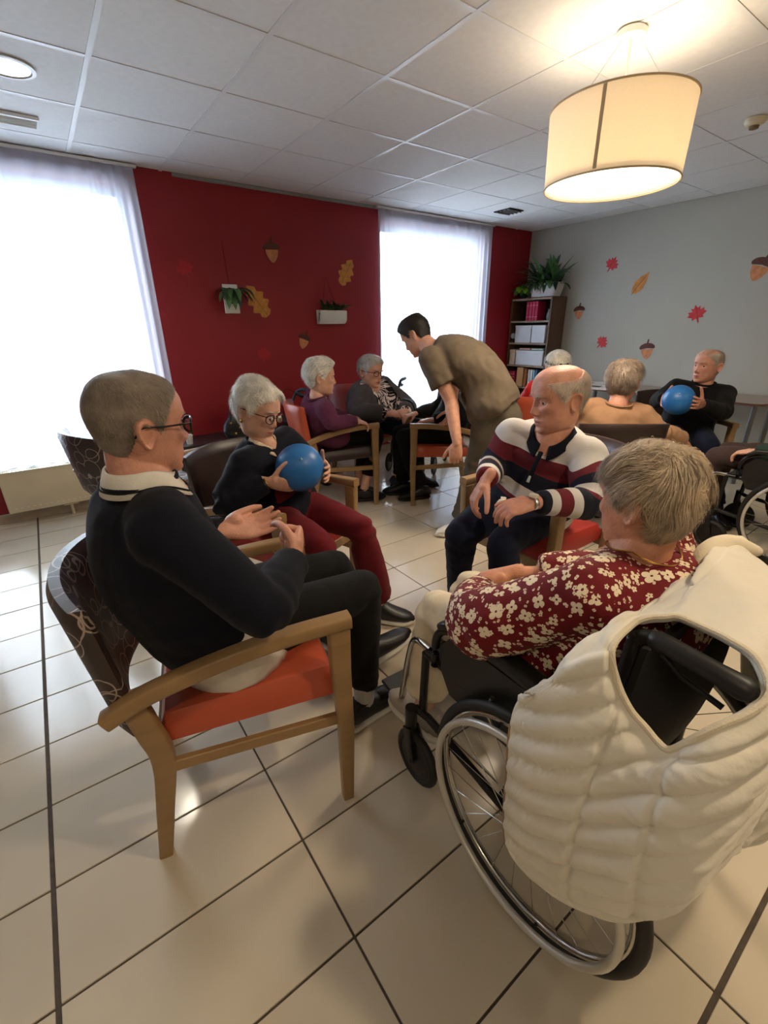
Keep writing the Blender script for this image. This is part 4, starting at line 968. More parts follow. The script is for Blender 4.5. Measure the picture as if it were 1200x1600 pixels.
def make_hair(root, body, HM, V0, F0, st, m, hs, skin=None):
    """st: dict(zb shift, T thickness, style, strands, len, width, lump, seed)"""
    x, y, z = V0.T; T_ = st.get('T', .012)
    zb = np.interp(x, [-.11, -.07, -.048, -.034, -.020, -.006, .008, .020, .034, .050, .066, .082, .10, .13], [-.078, -.078, -.055, -.018, .026, .030, .004, -.012, .016, .040, .055, .072, .088, .12])+st.get('zb', 0)+st.get('fr', 0)*sst(.02, .06, x)
    if st.get('cover_ear'): zb = np.minimum(zb, np.interp(x, [-.11, -.05, .0, .03, .06, .09], [-.085, -.09, -.055, -.02, .04, .08]))
    ed_ = st.get('edge', .012); mk = sst(-.5*ed_, ed_, z-zb)
    style = st.get('style')
    if style == 'bald': mk = mk*(1-sst(.035, .085, z+.45*np.minimum(0, x+.03)))
    if style == 'thin': mk = mk*(1-.75*sst(.075, .10, z+.2*x))
    top = np.clip(z/.11, 0, 1); back = np.clip(-x/.1, 0, 1)
    th = T_*(.55+st.get('top', .5)*top+st.get('back', .2)*back)*mk
    nrm = unit3(V0-np.array([-.005, 0, .0]))
    th = th*(1-.9*np.exp(-(((x+.012)/.030)**2+((z+.008)/.040)**2)*1.0)*(np.abs(y) > .045))
    lump = st.get('lump', .3)
    th = th*(1+lump*wob(V0, st.get('lsc', 70), st.get('seed', 1)))
    off = th-.006*(1-sst(.0, .25, mk))
    W = V0+nrm*off[:, None]
    rs = np.random.RandomState(st.get('seed', 1))
    sh = .80+.22*wob(V0*np.array([1, 1, 1.]), 90, 5)
    VV = [W]; FF = list(F0); SH = [sh]; base = len(W)
    idx = np.where(mk > .25)[0]
    n = st.get('strands', 3500); pick = rs.choice(idx, n); L_ = st.get('len', .03); wd = st.get('width', .0011)
    p0 = W[pick]+rs.randn(n, 3)*.002; nn = nrm[pick]
    crown = np.array([-.055, .012, .105]); flow = p0-crown
    if 'flow' in st: flow = unit3(flow)*.5+np.array(st['flow'])
    flow = flow+rs.randn(n, 3)*st.get('jit', .35)*np.linalg.norm(flow, axis=1)[:, None]
    flow = unit3(flow); wv = st.get('wave', 0); flow = flow+wv*np.stack([np.sin(p0[:, 1]*62+p0[:, 2]*30), np.sin(p0[:, 2]*55+p0[:, 0]*40+1), np.sin(p0[:, 0]*58+p0[:, 1]*35+2)], 1)
    tg = flow-(flow*nn).sum(1)[:, None]*nn; tg = unit3(tg)
    ln = L_*(.5+.9*rs.rand(n))*(.35+.65*sst(0, .06, (z-zb)[pick])); lift = st.get('lift', .25)
    sd = unit3(np.cross(tg, nn))*wd*.5
    p0 = p0-nn*.002; p1 = p0+tg*(ln*.5)[:, None]+nn*(ln*lift*.55)[:, None]; p2 = p0+tg*ln[:, None]+nn*(ln*lift*(.2+.5*rs.rand(n)))[:, None]-np.array([0, 0, 1])*(ln*st.get('droop', .1))[:, None]
    cv = st.get('curve', 1.); p1 = p1-nn*(cv*(ln*.5)**2/.2)[:, None]; p2 = p2-nn*(cv*ln**2/.2)[:, None]
    S_ = np.stack([p0-sd, p0+sd, p1-sd, p1+sd, p2-sd*.3, p2+sd*.3], 1).reshape(-1, 3); VV.append(S_)
    for i in range(n): b = base+6*i; FF += [(b, b+1, b+3, b+2), (b+2, b+3, b+5, b+4)]
    SH.append(np.repeat(.75+.5*rs.rand(n), 6))
    A = np.concatenate(VV); A = (A*hs)@HM[:3, :3].T+HM[:3, 3]
    s_ = np.concatenate(SH); C3 = np.stack([s_]*3, 1)
    ratio = np.array(lin(MATRGB[skin.name]))/np.array(lin(MATRGB[m.name])); e_ = sst(.02, .75 if style in ('bald', 'thin') else .45, mk)[:, None]
    C3[:base] = ratio*(1-e_)+C3[:base]*e_
    return mesh_obj('hair', A, FF, m, root, {'shade': C3})
def unit3(A): return A/(np.linalg.norm(A, axis=1)[:, None]+1e-9)

def limb_coord(V, segs):
    """nearest-segment coordinates: v along, angle around; segs = list of (a, b, ra, v0, ref)"""
    best = np.full(len(V), 1e9); vv = np.zeros(len(V)); uu = np.zeros(len(V)); ws = np.zeros(len(V))
    for a, b, r, v0, ref in segs:
        a, b = np.array(a), np.array(b); d = b-a; L = np.linalg.norm(d); u = d/L
        t = np.clip(((V-a)@u), 0, L); q = V-a-t[:, None]*u; dist = np.linalg.norm(q, axis=1)/r
        e1 = unit(np.array(ref)-np.dot(ref, u)*u); e2 = np.cross(u, e1); an = np.arctan2(q@e2, q@e1)
        w_ = np.exp(-9*dist); vv += w_*(v0+((V-a)@u)); ws += w_; m = dist < best; best[m] = dist[m]; uu[m] = (an*r)[m]
    return np.stack([uu, vv/(ws+1e-12), np.zeros(len(V))], 1)

def shoe(root, ank, yaw, m, sole_m, L=.265, pitch=0., roll=0., z0=.0, wd=.046, lace=None):
    """ank = ankle joint; sole bottom sits .095 below it"""
    M_ = Matrix.Translation(Vector(ank)) @ Matrix.Rotation(math.radians(yaw), 4, 'Z') @ Matrix.Rotation(-math.radians(pitch), 4, 'Y') @ Matrix.Rotation(math.radians(roll), 4, 'X')
    k = L/.265
    prof = [(-.070, .030, .035), (-.055, .037, .046), (-.02, .038, .048), (.02, .040, .046), (.06, .044, .036), (.10, .046, .029), (.14, .043, .024), (.172, .033, .019), (.188, .018, .014)]
    pts = [(x*k, 0, -.092+.014+h) for x, w_, h in prof]
    o = MB().loft(pts, [(h, w_*wd/.046) for x, w_, h in prof], (0, 0, 1), 22, pw=2.5).xf(M_).build('shoe', m, root)
    sl = [(-.078, .030), (-.06, .039), (-.02, .040), (.05, .045), (.10, .0485), (.15, .044), (.18, .032), (.196, .014)]
    MB().loft([(x*k, 0, -.083+(.006 if x > .15 else 0)) for x, w_ in sl], [(.0125, w_*wd/.046) for x, w_ in sl], (0, 0, 1), 22, 'round', pw=3.2).xf(M_).build('sole', sole_m, o)
    MB().loft([(-.052*k, 0, -.0), (-.0*k, 0, .010), (.045*k, 0, -.018)], [(.006, .034), (.006, .036), (.006, .026)], (0, 0, 1), 14).xf(M_).build('shoe_collar', m, o)
    if lace:
        lm = MB()
        for q in range(4): xx = .045+.018*q; zz = -.031-.009*q; lm.tube([(xx*k, -.026, zz-.010), (xx*k, 0, zz+.004), (xx*k, .026, zz-.010)], .003, 6, sub=4)
        lm.xf(M_).build('laces', lace, o)
    return o

def person(label, c):
    k, g = c.get('k', 1.), c.get('g', 1.)
    hip = np.array(c['hip'], float); neck = np.array(c['neck'], float); head = np.array(c['head'], float)
    root = empty('person', (hip[0], hip[1], 0)); org = np.array([hip[0], hip[1], 0.])
    fp, fs = yawv(c['pel']), yawv(c.get('sho', c['pel'])); lp = np.array([-fp[1], fp[0], 0]); up = unit(neck-hip)
    ls = np.array([-fs[1], fs[0], 0]); ls = unit(ls-ls.dot(up)*up*.6+np.array([0, 0, c.get('stilt', 0)])); bk = unit(np.cross(up, ls)) # bk = forward-ish?
    fwd_t = unit(np.cross(ls, up)); fwd_t = fwd_t if fwd_t@fs > 0 else -fwd_t
    vox = c.get('vox', .010); tk = c.get('tk', .012)
    # ---- joints
    sw = .165*k*c.get('sw', 1)
    SH = {1: neck+ls*sw-up*.055*k, -1: neck-ls*sw-up*.055*k}
    HJ = {1: hip+lp*.092*k, -1: hip-lp*.092*k}
    J = {}
    for s, nm in ((1, 'L'), (-1, 'R')):
        a = c['arm'+nm]; W = np.array(a['w'], float); E = np.array(a['e'], float) if 'e' in a else ik(SH[s], W, .285*k, .25*k, a.get('pole', -up*1.-fwd_t*.4+ls*s*.5)); J['E'+nm] = E; J['W'+nm] = W
        l = c['leg'+nm]; A = np.array(l['a'], float); K = np.array(l['k'], float) if 'k' in l else ik(HJ[s], A, .43*k, .41*k, l.get('pole', fp*1+np.array([0, 0, 1.2]))); J['K'+nm] = K; J['A'+nm] = A
    # ---- torso spine
    bow = c.get('bow', .03); tl = np.linalg.norm(neck-hip)
    ts = [(-.10, .150, .105), (.03, .182, .135), (.22, .172, .135), (.45, .166, .128), (.68, .172, .125), (.86, .150, .105), (.95, .098, .084), (.995, .060, .056)]
    belly = c.get('belly', .0)
    cen = []; rad = []; side = []
    for t, a, b in ts:
        q = hip+(neck-hip)*t-fwd_t*bow*math.sin(PI*min(1, max(0, t)))+fwd_t*belly*.5*math.exp(-((t-.3)/.2)**2)
        cen.append(q); rad.append((a*k*g, (b*k*g+belly*.5*math.exp(-((t-.3)/.2)**2)))); side.append(lerp(lp, ls, min(1, max(0, t))))
    cen_s = spline(cen, 5); rad_s = spline(rad, 5); side_s = spline(side, 5)
    # ---- skin body : head, neck, hands plus inner limbs
    hs = c.get('hs', 1.)*1.0
    R_ = Matrix.Rotation(math.radians(c['hyaw']), 3, 'Z') @ Matrix.Rotation(-math.radians(c.get('hpitch', 0)), 3, 'Y') @ Matrix.Rotation(math.radians(c.get('hroll', 0)), 3, 'X')
    HM = np.eye(4); HM[:3, :3] = np.array(R_); HM[:3, 3] = head-org
    V0, F0 = head_surface(old=c.get('old', 1.), jaw=c.get('jaw', 1.))
    hw = lambda p: (np.array(p)*hs)@HM[:3, :3].T+HM[:3, 3]
    mb = MB(); mb.add(hw(V0), F0); eb = MB()
    for s in (1, -1): ear(eb, s)
    mb.add(hw(np.array(eb.v)), eb.f)
    nr = c.get('nr', .054)*k
    mb.loft(spline([neck-org-up*.05, neck-org, lerp(neck-org, hw((-.03, 0, -.06)), .55), hw((-.022, 0, -.055)), hw((-.018, 0, -.02))], 4), list(np.interp(np.linspace(0, 1, 17), [0, .25, .5, .75, 1], [nr*1.5, nr*1.2, nr*1.0, nr*1.0, nr*.9])), fwd_t, 20)
    V, N, F = remesh(mb, c.get('hvox', .0036), 2, .4)
    hl = (V-HM[:3, 3])@HM[:3, :3]/hs
    lip = np.exp(-(hl[:, 1]/.021)**4-((hl[:, 2]+.0722)/.0095)**4)*(hl[:, 0] > .06)*.8+.25*np.exp(-((np.abs(hl[:, 1])-.045)/.02)**2-((hl[:, 2]+.025)/.02)**2)*(hl[:, 0] > .03)
    lip += .22*np.exp(-(hl[:, 1]/.014)**2-((hl[:, 2]+.034)/.014)**2)*(hl[:, 0] > .09)
    aV, aF, aL = [V], list(F), [lip]
    def join(Vn, Fn, l=None):
        b = sum(len(q) for q in aV); aV.append(np.array(Vn)); aF.extend([tuple(i+b for i in f) for f in Fn]); aL.append(np.zeros(len(Vn)) if l is None else l)
    for s, nm in ((1, 'L'), (-1, 'R')):
        a = c['arm'+nm]; E, W = J['E'+nm]-org, J['W'+nm]-org; S = SH[s]-org; hm = MB(); hk = c.get('hk', 1.)*k
        hd = a.get('hand') or (unit(W-E), (0, 0, -1), 'relaxed')
        ax = unit(W-E)
        if not c.get('bare'): hm.loft([E, lerp(E, W, .35), lerp(E, W, .8), W], [(.036*k, .036*k), (.040*k, .036*k), (.028*k, .023*k), (.027*hk, .020*hk)], np.cross(hd[0], hd[1]), 16)
        else: hm.loft(spline([S, lerp(S, E, .5), E, lerp(E, W, .3), lerp(E, W, .8), W], 3), list(np.interp(np.linspace(0, 1, 16), [0, .2, .42, .55, .85, 1], [.046*k, .048*k, .040*k, .043*k, .030*k, .026*k])), np.cross(hd[0], hd[1]), 18)
        hand(hm, W, hd[0], hd[1], nm == 'R', hd[2], hk)
        Vh, Nh, Fh = remesh(hm, c.get('hdvox', .0036), 2, .35)
        kn = .18*np.exp(-((Vh-(W+unit(hd[0])*.09*hk))**2).sum(1)/.03**2)+.25*np.exp(-((Vh-(W+unit(hd[0])*.16*hk))**2).sum(1)/.035**2); join(Vh, Fh, kn)
    im = MB(); im.loft(cen_s-org, rad_s*.72, side_s, 14)
    for s, nm in ((1, 'L'), (-1, 'R')):
        im.loft([HJ[s]-org, lerp(HJ[s], J['K'+nm], .92)-org], [.06*k, .042*k], (0, 1, .3), 12); im.loft([J['K'+nm]-org, J['A'+nm]-org], [.042*k, .030*k], (0, 1, .3), 12); im.loft([SH[s]-org, J['E'+nm]-org], [.042*k, .036*k], (0, 1, .3), 12)
    join(im.v, im.f)
    # eyelids
    for s in (1, -1):
        for (lo, hi, rr) in ((8, 95, .0126), (-95, -28, .0122)):
            L_ = []; nu, nv = 12, 6
            for j in range(nv+1):
                el = math.radians(lo+(hi-lo)*j/nv)
                for i in range(nu+1):
                    az = math.radians(-80+160*i/nu); L_.append((.0690+rr*math.cos(el)*math.cos(az), s*.0315+rr*math.cos(el)*math.sin(az)*1.12, .003+rr*math.sin(el)))
            join(hw(np.array(L_)), [(j*(nu+1)+i, j*(nu+1)+i+1, (j+1)*(nu+1)+i+1, (j+1)*(nu+1)+i) for j in range(nv) for i in range(nu)], np.full(len(L_), .2))
    body = mesh_obj('body', np.concatenate(aV), aF, c['skin'], root, {'lip': np.concatenate(aL)}); part_label(body, 'face, neck and hands')
    for s in (1, -1):
        e = MB().ell((0, 0, 0), (.0115*hs,)*3, 16, 12).build('eye', M_eyew, body); e.location = hw((.0690, s*.0315, .003))
        g_ = np.array(R_) @ unit(c.get('gaze', (1, 0, -.08)))
        ir = MB().ell((0, 0, 0), (.0062*hs, .0062*hs, .0030*hs), 14, 8).build('iris', M_iris, body); ir.location = Vector(hw((.0690, s*.0315, .003))+g_*.0098*hs); ir.rotation_mode = 'QUATERNION'; ir.rotation_quaternion = Vector(g_).to_track_quat('Z', 'Y')
        bp = [(.0950, s*.014, .0225), (.0950, s*.028, .0270), (.0815, s*.045, .0235)]
        MB().loft([hw(p) for p in spline(bp, 4)], list(np.array([.0022, .0028, .0032, .0034, .0034, .0032, .0028, .0022, .0014])*hs), (0, 0, 1), 8).build('eyebrow', brow_mat(c['hairm']), body)
    Vh0, Fh0 = head_surface(60, 80, feat=False)
    if c.get('hair'): make_hair(root, body, HM, Vh0, Fh0, c['hair'], c['hairm'], hs, c['skin'])
    if c.get('glasses'):
        gm, tint = c['glasses']; fr = MB(); ln = MB()
        for s in (1, -1):
            oc = [(.106-.012*abs(math.cos(a))*(.5 if math.cos(a)*1 < 0 else 1), s*(.0335+.0245*np.sign(math.cos(a))*abs(math.cos(a))**.75), -.002+.0185*np.sign(math.sin(a))*abs(math.sin(a))**.75) for a in np.linspace(0, 2*PI, 32, endpoint=False)]
            fr.loft([hw(p) for p in oc], [(.0016*tint*hs, .0024*tint*hs)]*32, HM[:3, 0], 8, closed=True)
            ln.add([hw(p) for p in oc]+[hw((.1035, s*.0335, -.002))], [(i, (i+1) % 32, 32) for i in range(32)])
            fr.loft([hw(p) for p in spline([(.094, s*.0585, .008), (.07, s*.075, .010), (.02, s*.083, .010), (-.022, s*.084, .012), (-.040, s*.082, -.008)], 5)], [(.0022*hs, .0015*hs)]*21, (0, 0, 1), 8)
        fr.loft([hw(p) for p in spline([(.107, .011, .004), (.111, 0, .007), (.107, -.011, .004)], 4)], [.002*hs]*9, (0, 0, 1), 8)
        go = fr.build('glasses', gm, root); ln.build('lens', M_gl, go)
    # ---- top garment
    T = c['top']; tm_ = MB(); R2 = rad_s+tk; R2 = R2+(T.get('hemflare', 0)*np.clip(1-np.arange(len(R2))/9., 0, 1))[:, None]
    i0 = T.get('from', 0); tm_.loft(cen_s[i0:]-org, R2[i0:], side_s[i0:], 26, 'flat', pw=2.25)
    sl = T.get('loose', 0.)
    for s, nm in ((1, 'L'), (-1, 'R')):
        S, E, W = SH[s]-org, J['E'+nm]-org, J['W'+nm]-org; ka = k*(.5+.5*g)
        tm_.loft(spline([neck-org-up*.060*k, lerp(neck, SH[s], .55)-org-up*.020*k, S], 3), list(np.linspace(.052, .064, 7)*ka+tk), fwd_t, 16)
        tm_.ell(S, (.066*ka+tk*.8,)*3, 18, 12)
        if T.get('short'):
            e2 = lerp(S, E, .62); tm_.loft([S, lerp(S, e2, .5), e2], [.062*ka+tk, .062*ka+tk+.006, .060*ka+tk+.012+sl], fwd_t, 18, 'flat')
        else:
            we = lerp(E, W, T.get('cuff', .93))
            tm_.loft(spline([S, lerp(S, E, .5), E, lerp(E, we, .5), we], 4), list(np.interp(np.linspace(0, 1, 17), [0, .25, .5, .75, 1], [.061*ka+tk, .056*ka+tk+sl*.5, .050*ka+tk+sl, .045*ka+tk*.9+sl, .037*ka+tk*.6+sl*.7])), (0, .3, 1), 18, 'flat')
    V, N, F = remesh(tm_, vox, T.get('sm', 5))
    am = T.get('wr', .004)
    dd = am*wob(V*np.array([1, 1, 1.25]), 26, c.get('seed', 1))+am*.55*np.abs(wob(V, 55, c.get('seed', 1)+9))-am*.3+am*.9*(1-np.abs(wob(V*np.array([1, 1, .45])+V[:, [1, 2, 0]]*.25, 20, c.get('seed', 1)+17)))**3-am*.25
    for nm in 'LR':   # compression folds round the elbow
        if T.get('short'): continue
        E, W = J['E'+nm]-org, J['W'+nm]-org; ax = unit(W-E); r2 = ((V-E)**2).sum(1); dd += am*.9*np.exp(-r2/.075**2)*np.sin((V-E)@ax*120+2.2*wob(V, 22, 3))
    V = V+N*dd[:, None]
    segs = [(neck-org, hip-org, .16*k*g, 0., -fwd_t)]
    for s, nm in ((1, 'L'), (-1, 'R')):
        S, E, W = SH[s]-org, J['E'+nm]-org, J['W'+nm]-org; L1 = np.linalg.norm(E-S); rf = -fwd_t if abs(fwd_t@unit(E-S)) < .9 else up
        segs += [(S, E, .06*k, T.get('v0', .05), rf), (E, W, .05*k, T.get('v0', .05)+L1, rf)]
    puv = limb_coord(V, segs)
    box = T.get('box')
    to = mesh_obj(T['name'], V, F, T['m'], root, {} if box else {'puv': puv})
    if box:
        me = to.data; ax3 = np.stack([ls, up, fwd_t]); nl = len(me.loops); vi = np.empty(nl, int); me.loops.foreach_get('vertex_index', vi); pn = np.empty(len(me.polygons)*3); me.polygons.foreach_get('normal', pn); pn = np.abs(pn.reshape(-1, 3)@ax3.T)*np.array([1, .8, 1])
        lt = np.empty(len(me.polygons), int); me.polygons.foreach_get('loop_total', lt); dom = np.repeat(pn.argmax(1), lt); Q = (V@ax3.T)[vi]
        uv3 = np.zeros((nl, 3)); sel = [(2, 1), (0, 2), (0, 1)]
        for d_ in range(3): m_ = dom == d_; uv3[m_, 0] = Q[m_, sel[d_][0]]+.31*d_; uv3[m_, 1] = Q[m_, sel[d_][1]]+.17*d_
        at = me.attributes.new('puv', 'FLOAT_VECTOR', 'CORNER'); at.data.foreach_set('vector', uv3.ravel())
    if T.get('label'): part_label(to, T['label'])
    if c.get('over'):
        O = c['over']; om = MB(); om.loft(cen_s[:-3]-org, R2[:-3]+.014, side_s[:-3], 26, 'flat', pw=2.25)
        for s, nm in ((1, 'L'), (-1, 'R')):
            S, E, W = SH[s]-org, J['E'+nm]-org, J['W'+nm]-org; ka = k*(.5+.5*g); we = lerp(E, W, .82)
            om.loft(spline([neck-org-up*.060*k, lerp(neck, SH[s], .55)-org-up*.020*k, S], 3), list(np.linspace(.052, .064, 7)*ka+tk+.012), fwd_t, 16); om.ell(S, (.066*ka+tk+.012,)*3, 18, 12)
            om.loft(spline([S, lerp(S, E, .5), E, lerp(E, we, .5), we], 4), list(np.interp(np.linspace(0, 1, 17), [0, .25, .5, .75, 1], [.061*ka, .060*ka, .058*ka, .054*ka, .046*ka])+tk+.012), (0, .3, 1), 18, 'flat')
        Vo, No, Fo = remesh(om, vox, 5); Vo = Vo+No*(.006*wob(Vo, 26, 31))[:, None]; rel = Vo-(hip-org); la = np.abs(rel@ls); fw = rel@fwd_t
        dt = np.full(len(Vo), 9.)
        for s, nm in ((1, 'L'), (-1, 'R')):
            for a_, b_ in ((SH[s]-org, J['E'+nm]-org), (J['E'+nm]-org, J['W'+nm]-org)):
                u_ = b_-a_; t_ = np.clip(((Vo-a_)@u_)/(u_@u_), 0, 1); dt = np.minimum(dt, np.linalg.norm(Vo-a_-t_[:, None]*u_, axis=1))
        cut = (la < O['w']) & (fw > .01) & (dt > .075); Fo = [f for f in Fo if not all(cut[i] for i in f)]
        mesh_obj(O['name'], Vo, Fo, O['m'], root)
    # cuffs and neckband : rib rings
    if T.get('rib'):
        for s, nm in ((1, 'L'), (-1, 'R')):
            E, W = J['E'+nm]-org, J['W'+nm]-org; ka = k*(.5+.5*g); rr = .037*ka+tk*.6+sl*.7; q = lerp(E, W, T.get('cuff', .93))
            if not T.get('short'): MB().loft([q-unit(W-E)*.045, q-unit(W-E)*.03, q-unit(W-E)*.005, q+unit(W-E)*.006], [rr*.96, rr*1.06, rr*1.03, rr*.9], (0, .3, 1), 20, 'flat').build('cuff', T['rib'], to)
        pts = [neck-org+up*(.018+.012*-math.cos(a))+fwd_t*.072*k*math.cos(a)+ls*.078*k*math.sin(a)-up*.045*max(0, math.cos(a))*T.get('vneck', .4) for a in np.linspace(0, 2*PI, 36, endpoint=False)]
        MB().loft(pts, [(.009, .007)]*36, up, 8, closed=True).build('neckband', T['rib'], to)
    if c.get('collar'):
        cm_, ch = c['collar'][:2]; na = 40; V = []; axu = unit(lerp(up, unit(hw((0, 0, 0))-(neck-org)), .5))
        for (h, r_) in ((.0, 1.08), (.55, 1.12), (1., 1.10), (1.02, 1.20), (.55, 1.36), (.02, 1.52)):
            for i in range(na+1):
                a = math.radians(14+332*i/na); V.append(neck-org+axu*(ch*h+.006+.012*-math.cos(a)-.05*max(0, math.cos(a))**2*(1.2 if r_ > 1.15 else .7))+fwd_t*(nr*1.12*r_*math.cos(a)+.004)+ls*nr*1.12*r_*math.sin(a))
        n1 = na+1; F = [(j*n1+i, j*n1+i+1, (j+1)*n1+i+1, (j+1)*n1+i) for j in range(5) for i in range(na)]
        co = MB().add(V, F).build('collar', cm_, root, auto=False); md = co.modifiers.new('solid', 'SOLIDIFY'); md.thickness = .003
        if len(c['collar']) > 2:
            MB().loft([V[4*n1+i]*.55+V[5*n1+i]*.45+unit(V[4*n1+i]-neck+org)*.003 for i in range(n1)], [.0022]*n1, axu, 6).build('collar_stripe', c['collar'][2], co)
    # ---- trousers
    B = c['bot']; bm_ = MB(); gh = .5+.5*g
    bm_.loft([hip-org-up*.085*k, hip-org-up*.03*k, hip-org+up*.06*k, hip-org+up*.13*k], [(.150*k*gh, .105*k*gh), (.178*k*gh, .135*k*gh), (.175*k*gh, .135*k*gh), (.155*k*gh, .12*k*gh)], lp, 24)
    fl = B.get('flare', 0.)
    for s, nm in ((1, 'L'), (-1, 'R')):
        H_, K, A = HJ[s]-org, J['K'+nm]-org, J['A'+nm]-org; hem = lerp(K, A, B.get('hem', .93))
        bm_.loft(spline([H_, lerp(H_, K, .5), K], 4), list(np.interp(np.linspace(0, 1, 9), [0, .5, 1], [.098*k*gh, .086*k*gh, .068*k])), (0, .3, 1), 20)
        bm_.loft(spline([K, lerp(K, hem, .45), hem], 4), list(np.interp(np.linspace(0, 1, 9), [0, .4, 1], [.068*k, .064*k+fl*.4, .054*k+fl])), (0, 1, .2), 20, 'flat')
    V, N, F = remesh(bm_, c.get('bvox', vox), 5)
    am = B.get('wr', .005); dd = am*wob(V*np.array([1.2, 1.2, .8]), 24, c.get('seed', 1)+3)+am*.6*np.abs(wob(V, 48, c.get('seed', 1)+5))-am*.3
    for nm in 'LR':
        K, A = J['K'+nm]-org, J['A'+nm]-org; ax = unit(A-K); r2 = ((V-K)**2).sum(1); dd += am*.7*np.exp(-r2/.10**2)*np.sin((V-K)@ax*80+2*wob(V, 20, 4)); r3 = ((V-A)**2).sum(1); dd += am*.8*np.exp(-r3/.12**2)*np.sin((V-A)@ax*110+2*wob(V, 25, 6))
    mesh_obj(B['name'], V+N*dd[:, None], F, B['m'], root, {'lip': np.zeros(len(V))})
    # ---- feet
    for s, nm in ((1, 'L'), (-1, 'R')):
        l = c['leg'+nm]; K, A = J['K'+nm]-org, J['A'+nm]-org
        if l.get('nofoot'): continue
        MB().loft([lerp(K, A, .72), A, A-np.array([0, 0, .03])], [.042*k, .036*k, .034*k], (0, 1, .2), 14).build('sock' if c.get('sock') else 'ankle', c.get('sock') or c['skin'], root)
        sp = c['shoe']; shoe(root, A, l['toe'], sp[0], sp[1], L=sp[2] if len(sp) > 2 else .265*k, pitch=l.get('pitch', 0), roll=l.get('roll', 0), lace=sp[3] if len(sp) > 3 else None)
    tag(root, label, 'person', c.get('group', 'people in the sitting room'))
    return root, dict(neck=neck-org, up=up, fwd=fwd_t, ls=ls, hw=hw, J=J, org=org, hip=hip-org, HM=HM, SH=SH)
# ------------------------------------------------------------------ cloth materials
def cloth(n, rgb, rough=.85, var=.12, bump=.25, bs=420, sheen=.04): return mat(n, rgb, rough, var=var, vscale=16, bump=bump, bscale=bs, sheen=sheen, spec=.2)
C_navy = cloth('navy_knit', (12, 16, 29)); C_black = cloth('black_trouser_cloth', (14, 13, 15)); C_navy2 = cloth('navy_trouser_cloth', (20, 26, 48)); C_burg = cloth('burgundy_corduroy', (104, 24, 34))
C_purple = cloth('plum_knit', (92, 44, 72)); C_olive = cloth('olive_scrub_cloth', (98, 86, 72), bump=.12); C_olived = cloth('olive_trouser_cloth', (84, 76, 64), bump=.12); C_cardi = cloth('charcoal_cardigan_knit', (74, 72, 74))
C_tan = cloth('tan_knit', (154, 118, 90)); C_blackk = cloth('black_knit', (14, 14, 17)); C_green = cloth('dark_green_knit', (34, 54, 46)); C_brownt = cloth('brown_trouser_cloth', (70, 56, 54)); C_white = cloth('white_cotton', (226, 220, 210)); C_cream = cloth('cream_trouser_cloth', (226, 212, 186))
C_red = cloth('red_knit', (200, 42, 40)); C_beiget = cloth('beige_trouser_cloth', (150, 126, 100)); C_tip = cloth('black_tipping', (16, 16, 20)); C_sock = cloth('grey_patterned_sock', (176, 172, 166)); C_dsock = cloth('dark_sock', (40, 36, 40))
def attr_mat(name, rgb, fn, rough=.85):
    m = cloth(name, rgb, rough); t = m.node_tree; L = t.links.new; b = t.nodes['Principled BSDF']; base = b.inputs['Base Color'].links[0].from_socket
    a = t.nodes.new('ShaderNodeAttribute'); a.attribute_name = 'puv'
    fn(t, L, a.outputs['Vector'], base, b.inputs['Base Color'])
    return m
def nd(t, kind, **kw):
    n = t.nodes.new(kind)
    for k_, v_ in kw.items(): setattr(n, k_, v_)
    return n
def mth(t, L, op, a, b_=None):
    n = nd(t, 'ShaderNodeMath', operation=op)
    for i, q in enumerate((a, b_)):
        if q is None: continue
        if isinstance(q, (int, float)): n.inputs[i].default_value = q
        else: L(q, n.inputs[i])
    return n.outputs[0]
def stripes_fn(t, L, vec, base, out):
    s = nd(t, 'ShaderNodeSeparateXYZ'); L(vec, s.inputs[0])
    d = mth(t, L, 'DIVIDE', s.outputs[1], .62); rp = nd(t, 'ShaderNodeValToRGB'); rp.color_ramp.interpolation = 'CONSTANT'
    W_, N_, B_ = lin((204, 200, 198)), lin((26, 28, 44)), lin((104, 34, 44))
    seq = [(-1, W_), (.062, B_), (.140, N_), (.205, W_), (.255, B_), (.275, N_), (.340, W_), (.385, B_), (.440, W_), (.475, N_), (.525, B_), (.545, N_)]
    e = rp.color_ramp.elements; e[0].position = 0; e[0].color = (*W_, 1); e[1].position = seq[1][0]/.62; e[1].color = (*B_, 1)
    for p, c in seq[2:]: q = e.new(p/.62); q.color = (*c, 1)
    L(d, rp.inputs[0]); L(rp.outputs[0], out)
C_stripe = attr_mat('striped_rugby_knit', (200, 200, 200), stripes_fn)
